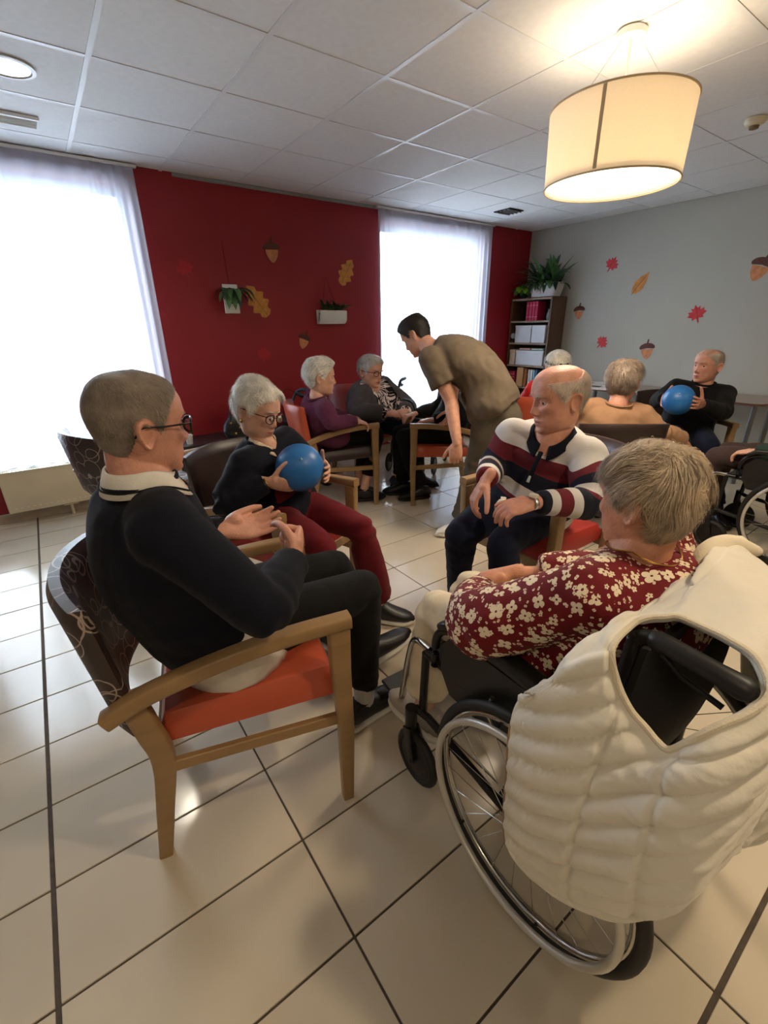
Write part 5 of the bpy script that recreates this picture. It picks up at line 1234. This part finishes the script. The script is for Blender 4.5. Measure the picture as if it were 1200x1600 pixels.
def floral_fn(t, L, vec, base, out):
    acc = None
    for sc, off, pet, r0, jit in ((24., 0., 2., .38, .70), (46., 5., 2.5, .30, 1.), (70., 9., 1., .27, 1.)):
        mp = nd(t, 'ShaderNodeMapping'); mp.inputs['Location'].default_value = (off, off, 0); L(vec, mp.inputs[0])
        v = nd(t, 'ShaderNodeTexVoronoi', voronoi_dimensions='2D'); v.inputs['Scale'].default_value = sc; v.inputs['Randomness'].default_value = jit; L(mp.outputs[0], v.inputs['Vector'])
        df = nd(t, 'ShaderNodeVectorMath', operation='SUBTRACT'); L(mp.outputs[0], df.inputs[0]); L(v.outputs['Position'], df.inputs[1])
        s = nd(t, 'ShaderNodeSeparateXYZ'); L(df.outputs[0], s.inputs[0]); an = mth(t, L, 'ARCTAN2', s.outputs[1], s.outputs[0])
        cs = nd(t, 'ShaderNodeSeparateColor'); L(v.outputs['Color'], cs.inputs[0]); an = mth(t, L, 'ADD', an, mth(t, L, 'MULTIPLY', cs.outputs[0], 6.28))
        pe = mth(t, L, 'ABSOLUTE', mth(t, L, 'COSINE', mth(t, L, 'MULTIPLY', an, pet))); pe = mth(t, L, 'POWER', pe, .55)
        rr = mth(t, L, 'MULTIPLY', mth(t, L, 'ADD', mth(t, L, 'MULTIPLY', pe, .62), .38), mth(t, L, 'ADD', mth(t, L, 'MULTIPLY', cs.outputs[1], r0*.45), r0*.62))
        k_ = mth(t, L, 'LESS_THAN', v.outputs['Distance'], rr); k2 = mth(t, L, 'GREATER_THAN', v.outputs['Distance'], .055)
        on = mth(t, L, 'GREATER_THAN', cs.outputs[2], .10 if sc < 30 else .50)
        k_ = mth(t, L, 'MULTIPLY', mth(t, L, 'MULTIPLY', k_, k2), on); acc = k_ if acc is None else mth(t, L, 'MAXIMUM', acc, k_)
    mx = nd(t, 'ShaderNodeMix', data_type='RGBA'); L(acc, mx.inputs[0]); L(base, mx.inputs[6]); mx.inputs[7].default_value = (*lin((238, 220, 190)), 1); L(mx.outputs[2], out)
C_floral = attr_mat('dark_red_floral_print', (112, 22, 28), floral_fn, .7)
def brush_fn(t, L, vec, base, out):
    mp = nd(t, 'ShaderNodeMapping'); mp.inputs['Scale'].default_value = (34, 17, 1); mp.inputs['Rotation'].default_value = (0, 0, .5); L(vec, mp.inputs[0])
    v = nd(t, 'ShaderNodeTexNoise'); v.inputs['Scale'].default_value = 1.; v.inputs['Detail'].default_value = 1.; v.inputs['Distortion'].default_value = 1.4; L(mp.outputs[0], v.inputs['Vector'])
    k_ = mth(t, L, 'GREATER_THAN', v.outputs['Fac'], .50); mx = nd(t, 'ShaderNodeMix', data_type='RGBA'); L(k_, mx.inputs[0]); L(base, mx.inputs[6]); mx.inputs[7].default_value = (*lin((224, 208, 204)), 1); L(mx.outputs[2], out)
C_brush = attr_mat('black_white_brush_print', (30, 26, 32), brush_fn)
S_a = skin_mat('fair_skin', (206, 152, 126)); S_b = skin_mat('ruddy_skin', (204, 146, 124)); S_c = skin_mat('pale_skin', (216, 166, 142)); S_d = skin_mat('warm_skin', (204, 140, 108))
H_ash = hair_mat('ash_grey_blond_hair', (148, 134, 120)); H_white = hair_mat('white_hair', (236, 231, 222), .2); H_silver = hair_mat('silver_hair', (196, 192, 188), .25); H_grey = hair_mat('grey_hair', (178, 156, 130), .35); H_dark = hair_mat('black_brown_hair', (34, 28, 26), .3); H_thin = hair_mat('pale_grey_hair', (196, 180, 166), .25); H_brgrey = hair_mat('grey_brown_hair', (142, 124, 110), .35)
G_dark = mat('black_spectacle_frame', (22, 18, 20), .25); G_tort = mat('tortoise_spectacle_frame', (74, 34, 34), .25, var=.5, vscale=90)
K_black = mat('black_shoe_leather', (24, 23, 24), .42, var=.12, bump=.1, bscale=150); K_white = mat('white_sneaker', (226, 224, 220), .5, var=.04); K_sole = mat('white_rubber_sole', (222, 218, 208), .6); K_bsole = mat('black_rubber_sole', (20, 20, 20), .7); K_beige = mat('pale_grey_shoe', (176, 168, 158), .6)
M_gold2 = MATS['gold_metal']

# ------------------------------------------------------------------ the cast
# 1 man in navy
r1, q1 = person('man in a navy sweater and black trousers seated in the left foreground', dict(k=1.04, g=1.06, seed=11, vox=.0085, hip=(.27, 1.215, .575), pel=-12, neck=(.135, 1.165, 1.056), sho=-4, head=(.155, 1.195, 1.188), hyaw=12, hpitch=-3, hroll=2, hs=1.03, bow=.05, belly=.02, nr=.056, jaw=1.05, hk=1.06,
    armR=dict(w=(.437, 1.03, .812), e=(.285, .88, .80), hand=((.45, .6, .22), (-.65, .55, .15), 'fist')), armL=dict(w=(.335, 1.285, .835), e=(.20, 1.40, .80), hand=((.98, .05, -.10), (.05, -.55, .80), 'flat')),
    legR=dict(a=(.70, 1.115, .10), k=(.735, 1.165, .545), toe=6), legL=dict(a=(.885, 1.345, .115), k=(.72, 1.33, .555), toe=0, pitch=12),
    skin=S_b, hairm=H_ash, hair=dict(T=.0055, top=.6, back=.2, strands=9000, len=.014, width=.0008, jit=.3, lift=.12, lump=.12, seed=3, fr=.016, edge=.030), glasses=(G_dark, 1.7), top=dict(name='sweater', m=C_navy, wr=.0045, rib=C_navy, vneck=.2, cuff=.95, **{'from': 8}), collar=(C_white, .046, C_tip), bot=dict(name='trousers', m=C_black, hem=.86, wr=.005), sock=C_sock, shoe=(K_black, K_sole, .285, K_black)))
# 2 woman with ball
r2, q2 = person('white-haired woman in navy sweater and burgundy trousers gripping a blue ball', dict(k=.90, g=1.02, seed=12, vox=.009, hip=(.825, 1.94, .57), pel=-66, neck=(.735, 1.945, .925), sho=-62, head=(.733, 1.965, 1.058), hyaw=-62, hpitch=-14, hroll=-6, hs=.98, bow=.06, nr=.046,
    armR=dict(w=(.667, 1.768, .795), e=(.50, 1.83, .72), hand=((.72, -.50, -.18), (.62, .72, .35), 'ball')), armL=dict(w=(.940, 1.79, .815), e=(.995, 2.02, .76), hand=((-.12, -.95, -.12), (-.98, .05, .05), 'ball')),
    legR=dict(a=(.80, 1.60, .10), k=(.785, 1.545, .545), toe=-70), legL=dict(a=(1.115, 1.60, .10), k=(1.015, 1.585, .555), toe=-48),
    skin=S_c, hairm=H_white, hair=dict(T=.021, top=.75, back=.3, strands=7000, len=.040, width=.0014, jit=.4, lift=.16, lump=.5, lsc=48, seed=5, fr=.008, wave=.8), glasses=(G_tort, 1.3), top=dict(name='sweater', m=C_navy, wr=.005, rib=C_navy, vneck=1.6, cuff=.92, loose=.006), collar=(mat('cream_patterned_blouse', (206, 186, 160), .8, var=.35, vscale=140), .020), bot=dict(name='trousers', m=C_burg, hem=.90, flare=.026, wr=.007), shoe=(K_black, K_sole, .24, K_black)))
# 3 striped man
r3, q3 = person('balding man in a striped rugby shirt seated in a red-seated armchair', dict(k=1.0, g=1.14, seed=13, vox=.009, hip=(1.775, 1.26, .58), pel=178, neck=(1.700, 1.130, .962), sho=196, head=(1.688, 1.112, 1.118), hyaw=155, hpitch=-8, hroll=0, hs=1.12, hk=1.12, bow=.05, belly=.05, nr=.060, jaw=1.06,
    armL=dict(w=(1.395, .965, .775), e=(1.645, .885, .745), hand=((-.82, .50, -.20), (.05, .28, -.95), 'relaxed')), armR=dict(w=(1.415, 1.225, .795), e=(1.60, 1.345, .80), hand=((-.55, .12, -.75), (.55, -.45, -.55), 'relaxed')),
    legR=dict(a=(1.475, 1.40, .10), k=(1.345, 1.285, .55), toe=176), legL=dict(a=(1.50, 1.09, .10), k=(1.405, 1.10, .55), toe=172),
    skin=S_b, hairm=H_thin, hair=dict(T=.008, top=.3, back=.4, style='bald', strands=5500, len=.024, width=.0010, jit=.35, lift=.08, lump=.2, seed=6), top=dict(name='striped_shirt', m=C_stripe, wr=.0045, cuff=.95, v0=.045, rib=None), collar=(C_navy, .030), bot=dict(name='trousers', m=C_navy2, hem=.92, flare=.006), sock=C_dsock, shoe=(K_black, K_bsole, .285, K_black)))
# 4 woman in wheelchair, floral blouse
r4, q4 = person('grey-haired woman in a dark red floral blouse seated in the foreground wheelchair', dict(k=.93, g=1.16, seed=14, vox=.0075, hip=(.955, .50, .605), pel=90, neck=(.945, .378, .945), sho=92, head=(.968, .400, 1.050), hyaw=84, hpitch=-6, hroll=2, hs=.94, bow=.07, belly=.05, nr=.052,
    armL=dict(w=(.895, .780, .690), e=(.716, .600, .728), hand=((.85, .45, -.2), (.2, -.2, -.95), 'relaxed')), armR=dict(w=(.985, .735, .72), e=(1.19, .52, .73), hand=((-.75, .5, -.2), (.1, -.1, -1), 'relaxed')),
    legL=dict(a=(.80, .885, .19), k=(.825, .875, .575), toe=93), legR=dict(a=(1.06, .90, .19), k=(1.0, .90, .575), toe=86),
    skin=S_d, hairm=H_grey, hair=dict(T=.015, top=.55, back=.55, strands=10000, len=.045, width=.0013, jit=.22, lift=.10, lump=.55, lsc=46, seed=8, zb=.0, wave=.8, curve=1.0), top=dict(name='floral_blouse', m=C_floral, wr=.006, loose=.022, cuff=.72, sm=4, box=True), bot=dict(name='trousers', m=C_cream, hem=.80, flare=.02, wr=.009), sock=mat('pink_skin_tone_sock', (200, 160, 140), .8), shoe=(K_beige, K_sole, .24)))
# 5 bending man
r5, q5 = person('dark-haired man in olive scrubs bending forward in the middle of the room', dict(k=1.08, g=1.04, seed=15, vox=.012, hip=(2.36, 2.02, .895), pel=120, neck=(2.15, 2.40, 1.245), sho=122, head=(2.150, 2.580, 1.338), hyaw=114, hpitch=-34, hs=1.02, bow=.10, nr=.056, bare=True,
    armL=dict(w=(2.066, 2.055, .700), e=(2.10, 2.165, .955), hand=((-.12, -.05, -.99), (.75, .55, -.1), 'relaxed')), armR=dict(w=(2.52, 2.57, .80), e=(2.46, 2.52, 1.02), hand=((-.1, .3, -.9), (-.8, .1, -.3), 'relaxed')),
    legL=dict(a=(2.22, 2.10, .10), k=(2.215, 2.02, .50), toe=162), legR=dict(a=(2.52, 2.20, .10), k=(2.42, 2.20, .50), toe=135),
    skin=S_a, hairm=H_dark, hair=dict(T=.016, top=.8, back=.1, strands=2500, len=.022, width=.0018, jit=.5, lift=.45, lump=.25, seed=9, zb=.004), top=dict(name='scrub_top', m=C_olive, short=True, wr=.010, hemflare=.022), bot=dict(name='scrub_trousers', m=C_olived, hem=.93, flare=.028, wr=.008), sock=C_dsock, shoe=(K_white, K_sole, .285, K_white)))
# 6 woman in purple
r6, q6 = person('white-haired woman in a plum sweater sitting in profile by the red wall', dict(k=.96, g=1.04, seed=16, vox=.012, hip=(1.86, 3.27, .575), pel=-15, neck=(1.668, 3.185, .905), sho=-18, head=(1.705, 3.175, 1.046), hyaw=-22, hpitch=-2, hs=1.06, bow=.05, nr=.05,
    armR=dict(w=(1.895, 2.985, .725), e=(1.69, 3.00, .735), hand=((.9, -.1, -.3), (0, .1, -1), 'relaxed')), armL=dict(w=(2.02, 3.30, .70), e=(1.86, 3.47, .72), hand=((.8, -.5, -.2), (0, 0, -1), 'relaxed')),
    legR=dict(a=(2.02, 3.10, .10), k=(2.19, 3.13, .55), toe=-20), legL=dict(a=(2.04, 3.24, .10), k=(2.22, 3.30, .55), toe=-20),
    skin=S_c, hairm=H_white, hair=dict(T=.020, top=1.0, back=.2, strands=3000, len=.045, width=.0022, jit=.25, lift=.25, lump=.2, seed=10, flow=(-.8, 0, .2)), top=dict(name='sweater', m=C_purple, wr=.006, rib=C_purple), bot=dict(name='trousers', m=C_black, hem=.74), shoe=(K_black, K_bsole, .25)))
# 7 woman in grey cardigan
r7, q7 = person('woman in glasses with charcoal cardigan and black-white top beside the curtain', dict(k=.98, g=1.30, seed=17, vox=.012, hip=(2.47, 3.63, .58), pel=-58, neck=(2.40, 3.50, .905), sho=-72, head=(2.395, 3.500, 1.028), hyaw=-82, hpitch=-4, hs=1.10, bow=.03, belly=.07, nr=.056,
    armR=dict(w=(2.36, 3.18, .70), e=(2.17, 3.40, .70), hand=((.95, -.1, -.1), (-.1, .6, -.7), 'relaxed')), armL=dict(w=(2.54, 3.19, .70), e=(2.71, 3.38, .70), hand=((-.8, -.3, -.1), (.1, .6, -.7), 'curl')),
    legR=dict(a=(2.46, 3.18, .10), k=(2.50, 3.22, .55), toe=-70), legL=dict(a=(2.66, 3.12, .10), k=(2.70, 3.22, .55), toe=-60),
    skin=S_a, hairm=H_silver, hair=dict(T=.016, top=.6, back=.3, strands=2500, len=.04, width=.002, jit=.3, lift=.2, lump=.2, seed=12, flow=(.3, .4, -.3)), glasses=(G_dark, 1), over=dict(name='cardigan', m=C_cardi, w=.115), top=dict(name='printed_top', m=C_brush, wr=.005), bot=dict(name='trousers', m=C_navy2), shoe=(K_black, K_bsole, .25)))
# 8 person in tan
r8, q8 = person('grey-brown-haired person in a tan sweater seen from behind', dict(k=.97, g=1.14, seed=18, vox=.012, hip=(2.95, 1.60, .575), pel=48, neck=(2.875, 1.475, .925), sho=38, head=(2.925, 1.490, 1.058), hyaw=14, hpitch=-6, hs=1.04, bow=.05, nr=.054,
    armR=dict(w=(3.20, 1.185, .715), e=(3.03, 1.255, .765), hand=((.7, -.1, -.5), (-.2, .3, -.8), 'relaxed')), armL=dict(w=(3.15, 1.85, .72), e=(2.93, 1.80, .75), hand=((.8, .0, -.3), (0, 0, -1), 'relaxed')),
    legR=dict(a=(3.30, 1.72, .10), k=(3.27, 1.74, .55), toe=45), legL=dict(a=(3.17, 1.98, .10), k=(3.15, 1.96, .55), toe=60),
    skin=S_b, hairm=H_brgrey, hair=dict(T=.016, top=.6, back=.4, strands=4000, len=.04, width=.0018, jit=.45, lift=.3, lump=.3, seed=13), top=dict(name='sweater', m=C_tan, wr=.009, rib=C_tan, loose=.008), bot=dict(name='trousers', m=C_beiget), sock=C_dsock, shoe=(K_black, K_bsole, .26)))
# 9 man with ball by grey wall
r9, q9 = person('balding man in black sweater with a blue ball by the grey wall', dict(k=1.0, g=1.06, seed=19, vox=.012, hip=(4.10, 1.53, .575), pel=222, neck=(4.165, 1.495, .955), sho=205, head=(4.150, 1.490, 1.092), hyaw=163, hpitch=2, hs=1.04, bow=.03, nr=.056,
    armL=dict(w=(3.835, 1.352, .850), e=(4.03, 1.275, .78), hand=((-.97, -.06, .14), (-.12, .97, .18), 'ball')), armR=dict(w=(3.80, 1.600, .87), e=(4.02, 1.74, .82), hand=((-.9, -.25, -.05), (-.2, -.95, -.1), 'ball')),
    legL=dict(a=(3.90, 1.10, .10), k=(3.86, 1.24, .55), toe=220), legR=dict(a=(3.70, 1.30, .10), k=(3.72, 1.38, .55), toe=220),
    skin=S_b, hairm=H_thin, hair=dict(T=.005, top=.3, back=.4, style='thin', strands=2000, len=.012, width=.0016, jit=.3, lift=.15, lump=.1, seed=14), top=dict(name='sweater', m=C_blackk, wr=.005, rib=C_blackk), bot=dict(name='trousers', m=C_navy2), sock=C_dsock, shoe=(K_black, K_bsole, .27)))
# 10 hidden behind the striped man
r10, q10 = person('white-haired person in red mostly hidden behind the man in stripes', dict(k=.95, g=1.0, seed=20, vox=.014, hip=(3.50, 2.43, .575), pel=25, neck=(3.45, 2.335, .925), sho=20, head=(3.475, 2.345, 1.065), hyaw=50, hpitch=-5, hs=1.04, nr=.05,
    armR=dict(w=(3.75, 2.2, .71), e=(3.60, 2.12, .74)), armL=dict(w=(3.66, 2.62, .71), e=(3.42, 2.62, .73)),
    legR=dict(a=(3.95, 2.50, .10), k=(3.89, 2.50, .55), toe=25), legL=dict(a=(3.87, 2.68, .10), k=(3.81, 2.68, .55), toe=25),
    skin=S_c, hairm=H_white, hair=dict(T=.016, top=.6, back=.3, strands=2000, len=.035, width=.002, seed=15), top=dict(name='sweater', m=C_red), bot=dict(name='trousers', m=C_black), shoe=(K_black, K_bsole, .24)))
hb = [q10['hw']((.098*math.cos(a)*1.16-.004, .084*math.sin(a)*1.12, .052+.030*math.cos(a))) for a in np.linspace(0, 2*PI, 40, endpoint=False)]
MB().loft(hb, [(.012, .003)]*40, (0, 0, 1), 8, closed=True).build('headband', C_black, r10)
# 11 wheelchair user at the right edge
r11, q11 = person('person in dark green sleeves and brown trousers at the right edge', dict(k=.95, g=1.06, seed=21, vox=.014, hip=(3.62, .66, .605), pel=91, neck=(3.63, .54, .985), sho=91, head=(3.63, .57, 1.13), hyaw=100, nr=.05,
    armL=dict(w=(3.415, .865, .665), e=(3.37, .62, .715), hand=((.1, .95, -.25), (.1, -.1, -1), 'relaxed')), armR=dict(w=(3.80, .80, .68), e=(3.88, .60, .72)),
    legL=dict(a=(3.55, 1.13, .20), k=(3.535, 1.085, .575), toe=93), legR=dict(a=(3.73, 1.13, .20), k=(3.71, 1.085, .575), toe=88),
    skin=S_c, hairm=H_silver, hair=dict(T=.015, strands=1500, len=.03, width=.002, seed=16), top=dict(name='sweater', m=C_green), bot=dict(name='trousers', m=C_brownt), sock=C_dsock, shoe=(K_black, K_bsole, .25)))
# 12 seated behind the bending man
r12, q12 = person('person in black seated behind the bending man with only legs showing', dict(k=.97, g=1.05, seed=22, vox=.014, hip=(2.67, 2.82, .575), pel=147, neck=(2.78, 2.745, .95), sho=147, head=(2.765, 2.76, 1.09), hyaw=165, nr=.052,
    armL=dict(w=(2.46, 2.745, .70), e=(2.66, 2.60, .73)), armR=dict(w=(2.53, 3.05, .70), e=(2.78, 3.03, .73)),
    legL=dict(a=(2.44, 2.84, .10), k=(2.31, 2.93, .55), toe=160), legR=dict(a=(2.40, 3.02, .10), k=(2.38, 3.06, .55), toe=150),
    skin=S_a, hairm=H_silver, hair=dict(T=.015, strands=1500, len=.03, width=.002, seed=17), top=dict(name='jumper', m=C_blackk), bot=dict(name='trousers', m=C_black, flare=.02), sock=C_dsock, shoe=(K_black, K_bsole, .26)))
# ================================================================== balls, jacket, worn things
M_ball = mat('blue_rubber_ball', (40, 112, 186), .38, var=.05, vscale=5, bump=.03, bscale=120, spec=.5)
def ball(p, R, label, ax=(.5, .3, .8)):
    b = empty('exercise_ball', (p[0], p[1], p[2]-R)); MB().ell((0, 0, R), (R, R, R), 48, 32).build('ball_skin', M_ball, b)
    a = unit(ax); q = np.array([0, 0, R])+a*R
    MB().loft([q-a*.004, q+a*.0015], [.009, .006], (1, .2, 0), 14).build('valve_plug', mat('pale_blue_plug', (130, 176, 214), .4), b)
    return tag(b, label, 'ball', 'blue exercise balls')
ball((.815, 1.755, .835), .104, 'blue rubber ball held by the white-haired woman in navy', (-.3, -.8, .6))
ball((3.722, 1.470, .880), .106, 'blue rubber ball held by the man at the grey wall', (-.8, -.3, .5))

# ---- white quilted jacket over the wheelchair back
M_quilt = mat('ivory_quilted_nylon', (230, 222, 206), .5, var=.05, vscale=10, bump=.25, bscale=45, sheen=.1); M_lining = mat('ivory_fleece_lining', (228, 214, 188), .9, var=.05, bump=.3, bscale=300)
pairs = [  # hole, mid, mid, outer hem  (one row per spoke, going round the armhole)
 [(.705, .272, .925), (.704, .280, .930), (.702, .286, .928), (.700, .292, .920)],
 [(.640, .266, .915), (.625, .286, .900), (.612, .308, .868), (.605, .330, .825)],
 [(.634, .247, .868), (.606, .290, .830), (.590, .340, .770), (.598, .392, .712)],
 [(.632, .218, .832), (.592, .262, .760), (.572, .322, .650), (.592, .388, .535)],
 [(.632, .188, .815), (.582, .232, .690), (.566, .302, .510), (.596, .368, .335)],
 [(.628, .168, .808), (.580, .196, .675), (.566, .230, .500), (.592, .266, .338)],
 [(.624, .150, .812), (.580, .162, .690), (.568, .172, .540), (.594, .180, .398)],
 [(.624, .130, .850), (.586, .126, .740), (.578, .128, .600), (.600, .132, .452)],
 [(.640, .112, .880), (.622, .090, .790), (.618, .082, .660), (.622, .092, .530)],
 [(.680, .088, .905), (.690, .068, .810), (.720, .070, .660), (.760, .080, .500)],
 [(.712, .084, .925), (.760, .072, .860), (.820, .066, .660), (.890, .068, .445)],
 [(.742, .112, .945), (.830, .104, .925), (.925, .058, .720), (1.000, .040, .420)],
 [(.752, .150, .950), (.900, .140, .955), (1.070, .066, .780), (1.190, .060, .420)],
 [(.756, .190, .950), (.930, .196, .965), (1.180, .170, .860), (1.290, .190, .500)],
 [(.754, .225, .950), (.910, .240, .970), (1.080, .248, .965), (1.230, .270, .905)],
 [(.744, .240, .945), (.840, .250, .950), (.940, .262, .950), (1.050, .276, .940)],
 [(.728, .262, .936), (.752, .270, .936), (.776, .276, .928), (.800, .280, .916)]]
ring_pts = [spline([row[k] for row in pairs], 14, True) for k in range(4)]
NS = len(ring_pts[0]); NT = 40; S3 = 3*NT+1
G = np.stack([spline([ring_pts[k][i] for k in range(4)], NT) for i in range(NS)])            # NS x S3 x 3
du = np.roll(G, -1, 0)-np.roll(G, 1, 0); dv = np.gradient(G, axis=1); Nn = np.cross(du, dv); Nn /= np.linalg.norm(Nn, axis=2)[..., None]+1e-12
cen_j = np.array([.86, .25, .6]); flip = ((G-cen_j)*Nn).sum(2).mean() < 0; Nn = -Nn if flip else Nn
x_, y_, z_ = G[..., 0], G[..., 1], G[..., 2]
side_mask = sst(.72, .45, Nn[..., 2])*sst(.0, .12, np.linspace(0, 1, S3))[None]*sst(1., .95, np.linspace(0, 1, S3))[None]
flat = G.reshape(-1, 3)
qz = (z_+.86*y_+.006*np.sin(x_*14+y_*24))/.058
puff = .0180*np.abs(np.sin(PI*qz))**.5
seam = .009*(np.exp(-((y_-.228-.02*(z_-.6))/.0045)**2)+np.exp(-((y_-.135-.03*(z_-.7))/.004)**2)*(x_ < .66)+np.exp(-((x_-.86)/.006)**2)*(x_ > .7))
fold = .0035*wob(flat*np.array([1, 1, .6]), 34, 2).reshape(x_.shape)+.0025*np.abs(wob(flat*np.array([1, 1, 2.]), 95, 3).reshape(x_.shape))
G2 = G+Nn*((puff-seam)*side_mask+fold*(sst(0, .2, np.linspace(0, 1, S3))*sst(1.02, .9, np.linspace(0, 1, S3)))[None])[..., None]
jk = empty('quilted_jacket', (.85, .2, .3)); jo = np.array([.85, .2, .3])
F = [(i*S3+j, ((i+1) % NS)*S3+j, ((i+1) % NS)*S3+j+1, i*S3+j+1) for i in range(NS) for j in range(S3-1)]
sh_o = mesh_obj('quilted_shell', G2.reshape(-1, 3)-jo, F, M_quilt, jk); md = sh_o.modifiers.new('thick', 'SOLIDIFY'); md.thickness = .010; md.offset = -1 if not flip else 1
hem = G2[:, -1]-jo; MB().loft(hem, [(.0085, .0085)]*NS, (0, 0, 1), 10, closed=True).build('hem_binding', M_quilt, jk)
hole = G2[:, 0]-jo; MB().loft(hole, [(.0055, .0055)]*NS, (0, 0, 1), 8, closed=True).build('armhole_binding', M_lining, jk)
MB().loft(spline([np.array(p)-jo for p in ((.99, .285, .930), (1.02, .288, .952), (1.07, .282, .962), (1.12, .266, .955), (1.17, .24, .935))], 6), list(np.interp(np.linspace(0, 1, 25), [0, .3, .7, 1], [.010, .021, .021, .012])), (0, 0, 1), 16).build('rolled_collar', M_lining, jk)
fe = [G2[i, -1]-jo+np.array([-.006, .004, 0]) for i in range(14*2+4, 14*4)]
MB().tube(fe, .0035, 6).build('zip_tape', mat('tan_zip', (150, 118, 84), .5), jk)
tag(jk, 'ivory quilted jacket draped over the back of the foreground wheelchair', 'jacket')

# ---- worn details
def wrist_ring(root, q, side, t, r, m, name, wid=.008, th=.0025, sq=.78):
    E, W = q['J']['E'+side]-q['org'], q['J']['W'+side]-q['org']; p = lerp(E, W, t); ax = unit(W-E); a = unit(np.cross(ax, (0, 0, 1))); b = np.cross(ax, a)
    return MB().loft([p+a*r*math.cos(u)+b*r*sq*math.sin(u) for u in np.linspace(0, 2*PI, 36, endpoint=False)], [(wid, th)]*36, ax, 8, closed=True).build(name, m, root), p, ax, a, b
wt, p, ax, a, b = wrist_ring(r3, q3, 'L', 1.03, .033, M_steel, 'wristwatch', .008, .0022)
d_ = unit(-b if (-b)[2] > 0 else b); MB().loft([p+d_*.024, p+d_*.034], [.018, .017], ax, 24, 'flat').build('watch_face', mat('watch_dial', (214, 206, 190), .3), wt)
wrist_ring(r2, q2, 'R', .985, .031, M_gold2, 'bracelet', .003, .003); wrist_ring(r2, q2, 'R', .95, .033, mat('black_bead_bracelet', (30, 26, 26), .3, var=.6, vscale=200), 'bracelet', .004, .004)
MB().ell(q2['hw']((-.012, -.084, -.040)), (.007, .007, .009), 12, 8).build('earring', M_gold2, r2)
# zip pull on the striped shirt, placket
f3, u3, l3 = q3['fwd'], q3['up'], q3['ls']; zc = q3['neck']+f3*.128-u3*.10
MB().loft([q3['neck']+f3*.095-u3*.035, q3['neck']+f3*.135-u3*.08, q3['neck']+f3*.152-u3*.13], [(.010, .003)]*3, l3, 8).build('placket', C_navy, r3)
MB().loft([q3['neck']+f3*.156-u3*.125, q3['neck']+f3*.166-u3*.150], [(.005, .002), (.007, .002)], l3, 10).build('zip_pull', mat('pale_zip_pull', (200, 214, 226), .3), r3)
# white shirt tail below the navy sweater
h1, u1, f1, l1 = q1['hip'], q1['up'], q1['fwd'], q1['ls']
pts = [h1+u1*.13, h1+u1*.02, h1-u1*.05, h1-u1*.095]; mbs = MB().loft(pts, [(.192, .148), (.212, .165), (.220, .178), (.212, .172)], l1, 40, None); vs = np.array(mbs.v)
so_ = MB(); so_.v = [tuple(p+np.array([0, 0, .006*math.sin(18*math.atan2((p-h1)@l1, (p-h1)@f1))])) for p in vs]; so_.f = mbs.f; so = so_.build('shirt_tail', C_white, r1, auto=False); m_ = so.modifiers.new('thick', 'SOLIDIFY'); m_.thickness = .003
# tissue in the striped man's hands
ts_ = empty('paper_tissue', (1.40, 1.115, .672)); tv_ = MB().ell((0, 0, .035), (.026, .030, .036), 22, 16); A_ = np.array(tv_.v); A_ = A_+unit3(A_-np.array([0, 0, .035]))*(.007*wob(A_, 90, 4))[:, None]; tv_.v = [tuple(p) for p in A_]; tv_.build('crumpled_paper', M_white, ts_); MB().loft([(0, 0, .06), (.006, .004, .078)], [(.012, .004), (.018, .002)], (1, 0, 0), 10).build('paper_corner', M_white, ts_)
tag(ts_, 'white crumpled tissue between the hands of the man in stripes', 'tissue')
# gold chain at the nape of the woman in the floral blouse
n4, u4, f4, l4 = q4['neck'], q4['up'], q4['fwd'], q4['ls']
MB().loft([n4+u4*.030+f4*.068*math.cos(a)+l4*.066*math.sin(a)-u4*.05*max(0, math.cos(a)) for a in np.linspace(0, 2*PI, 48, endpoint=False)], [.0022]*48, u4, 6, closed=True).build('necklace', M_gold2, r4)
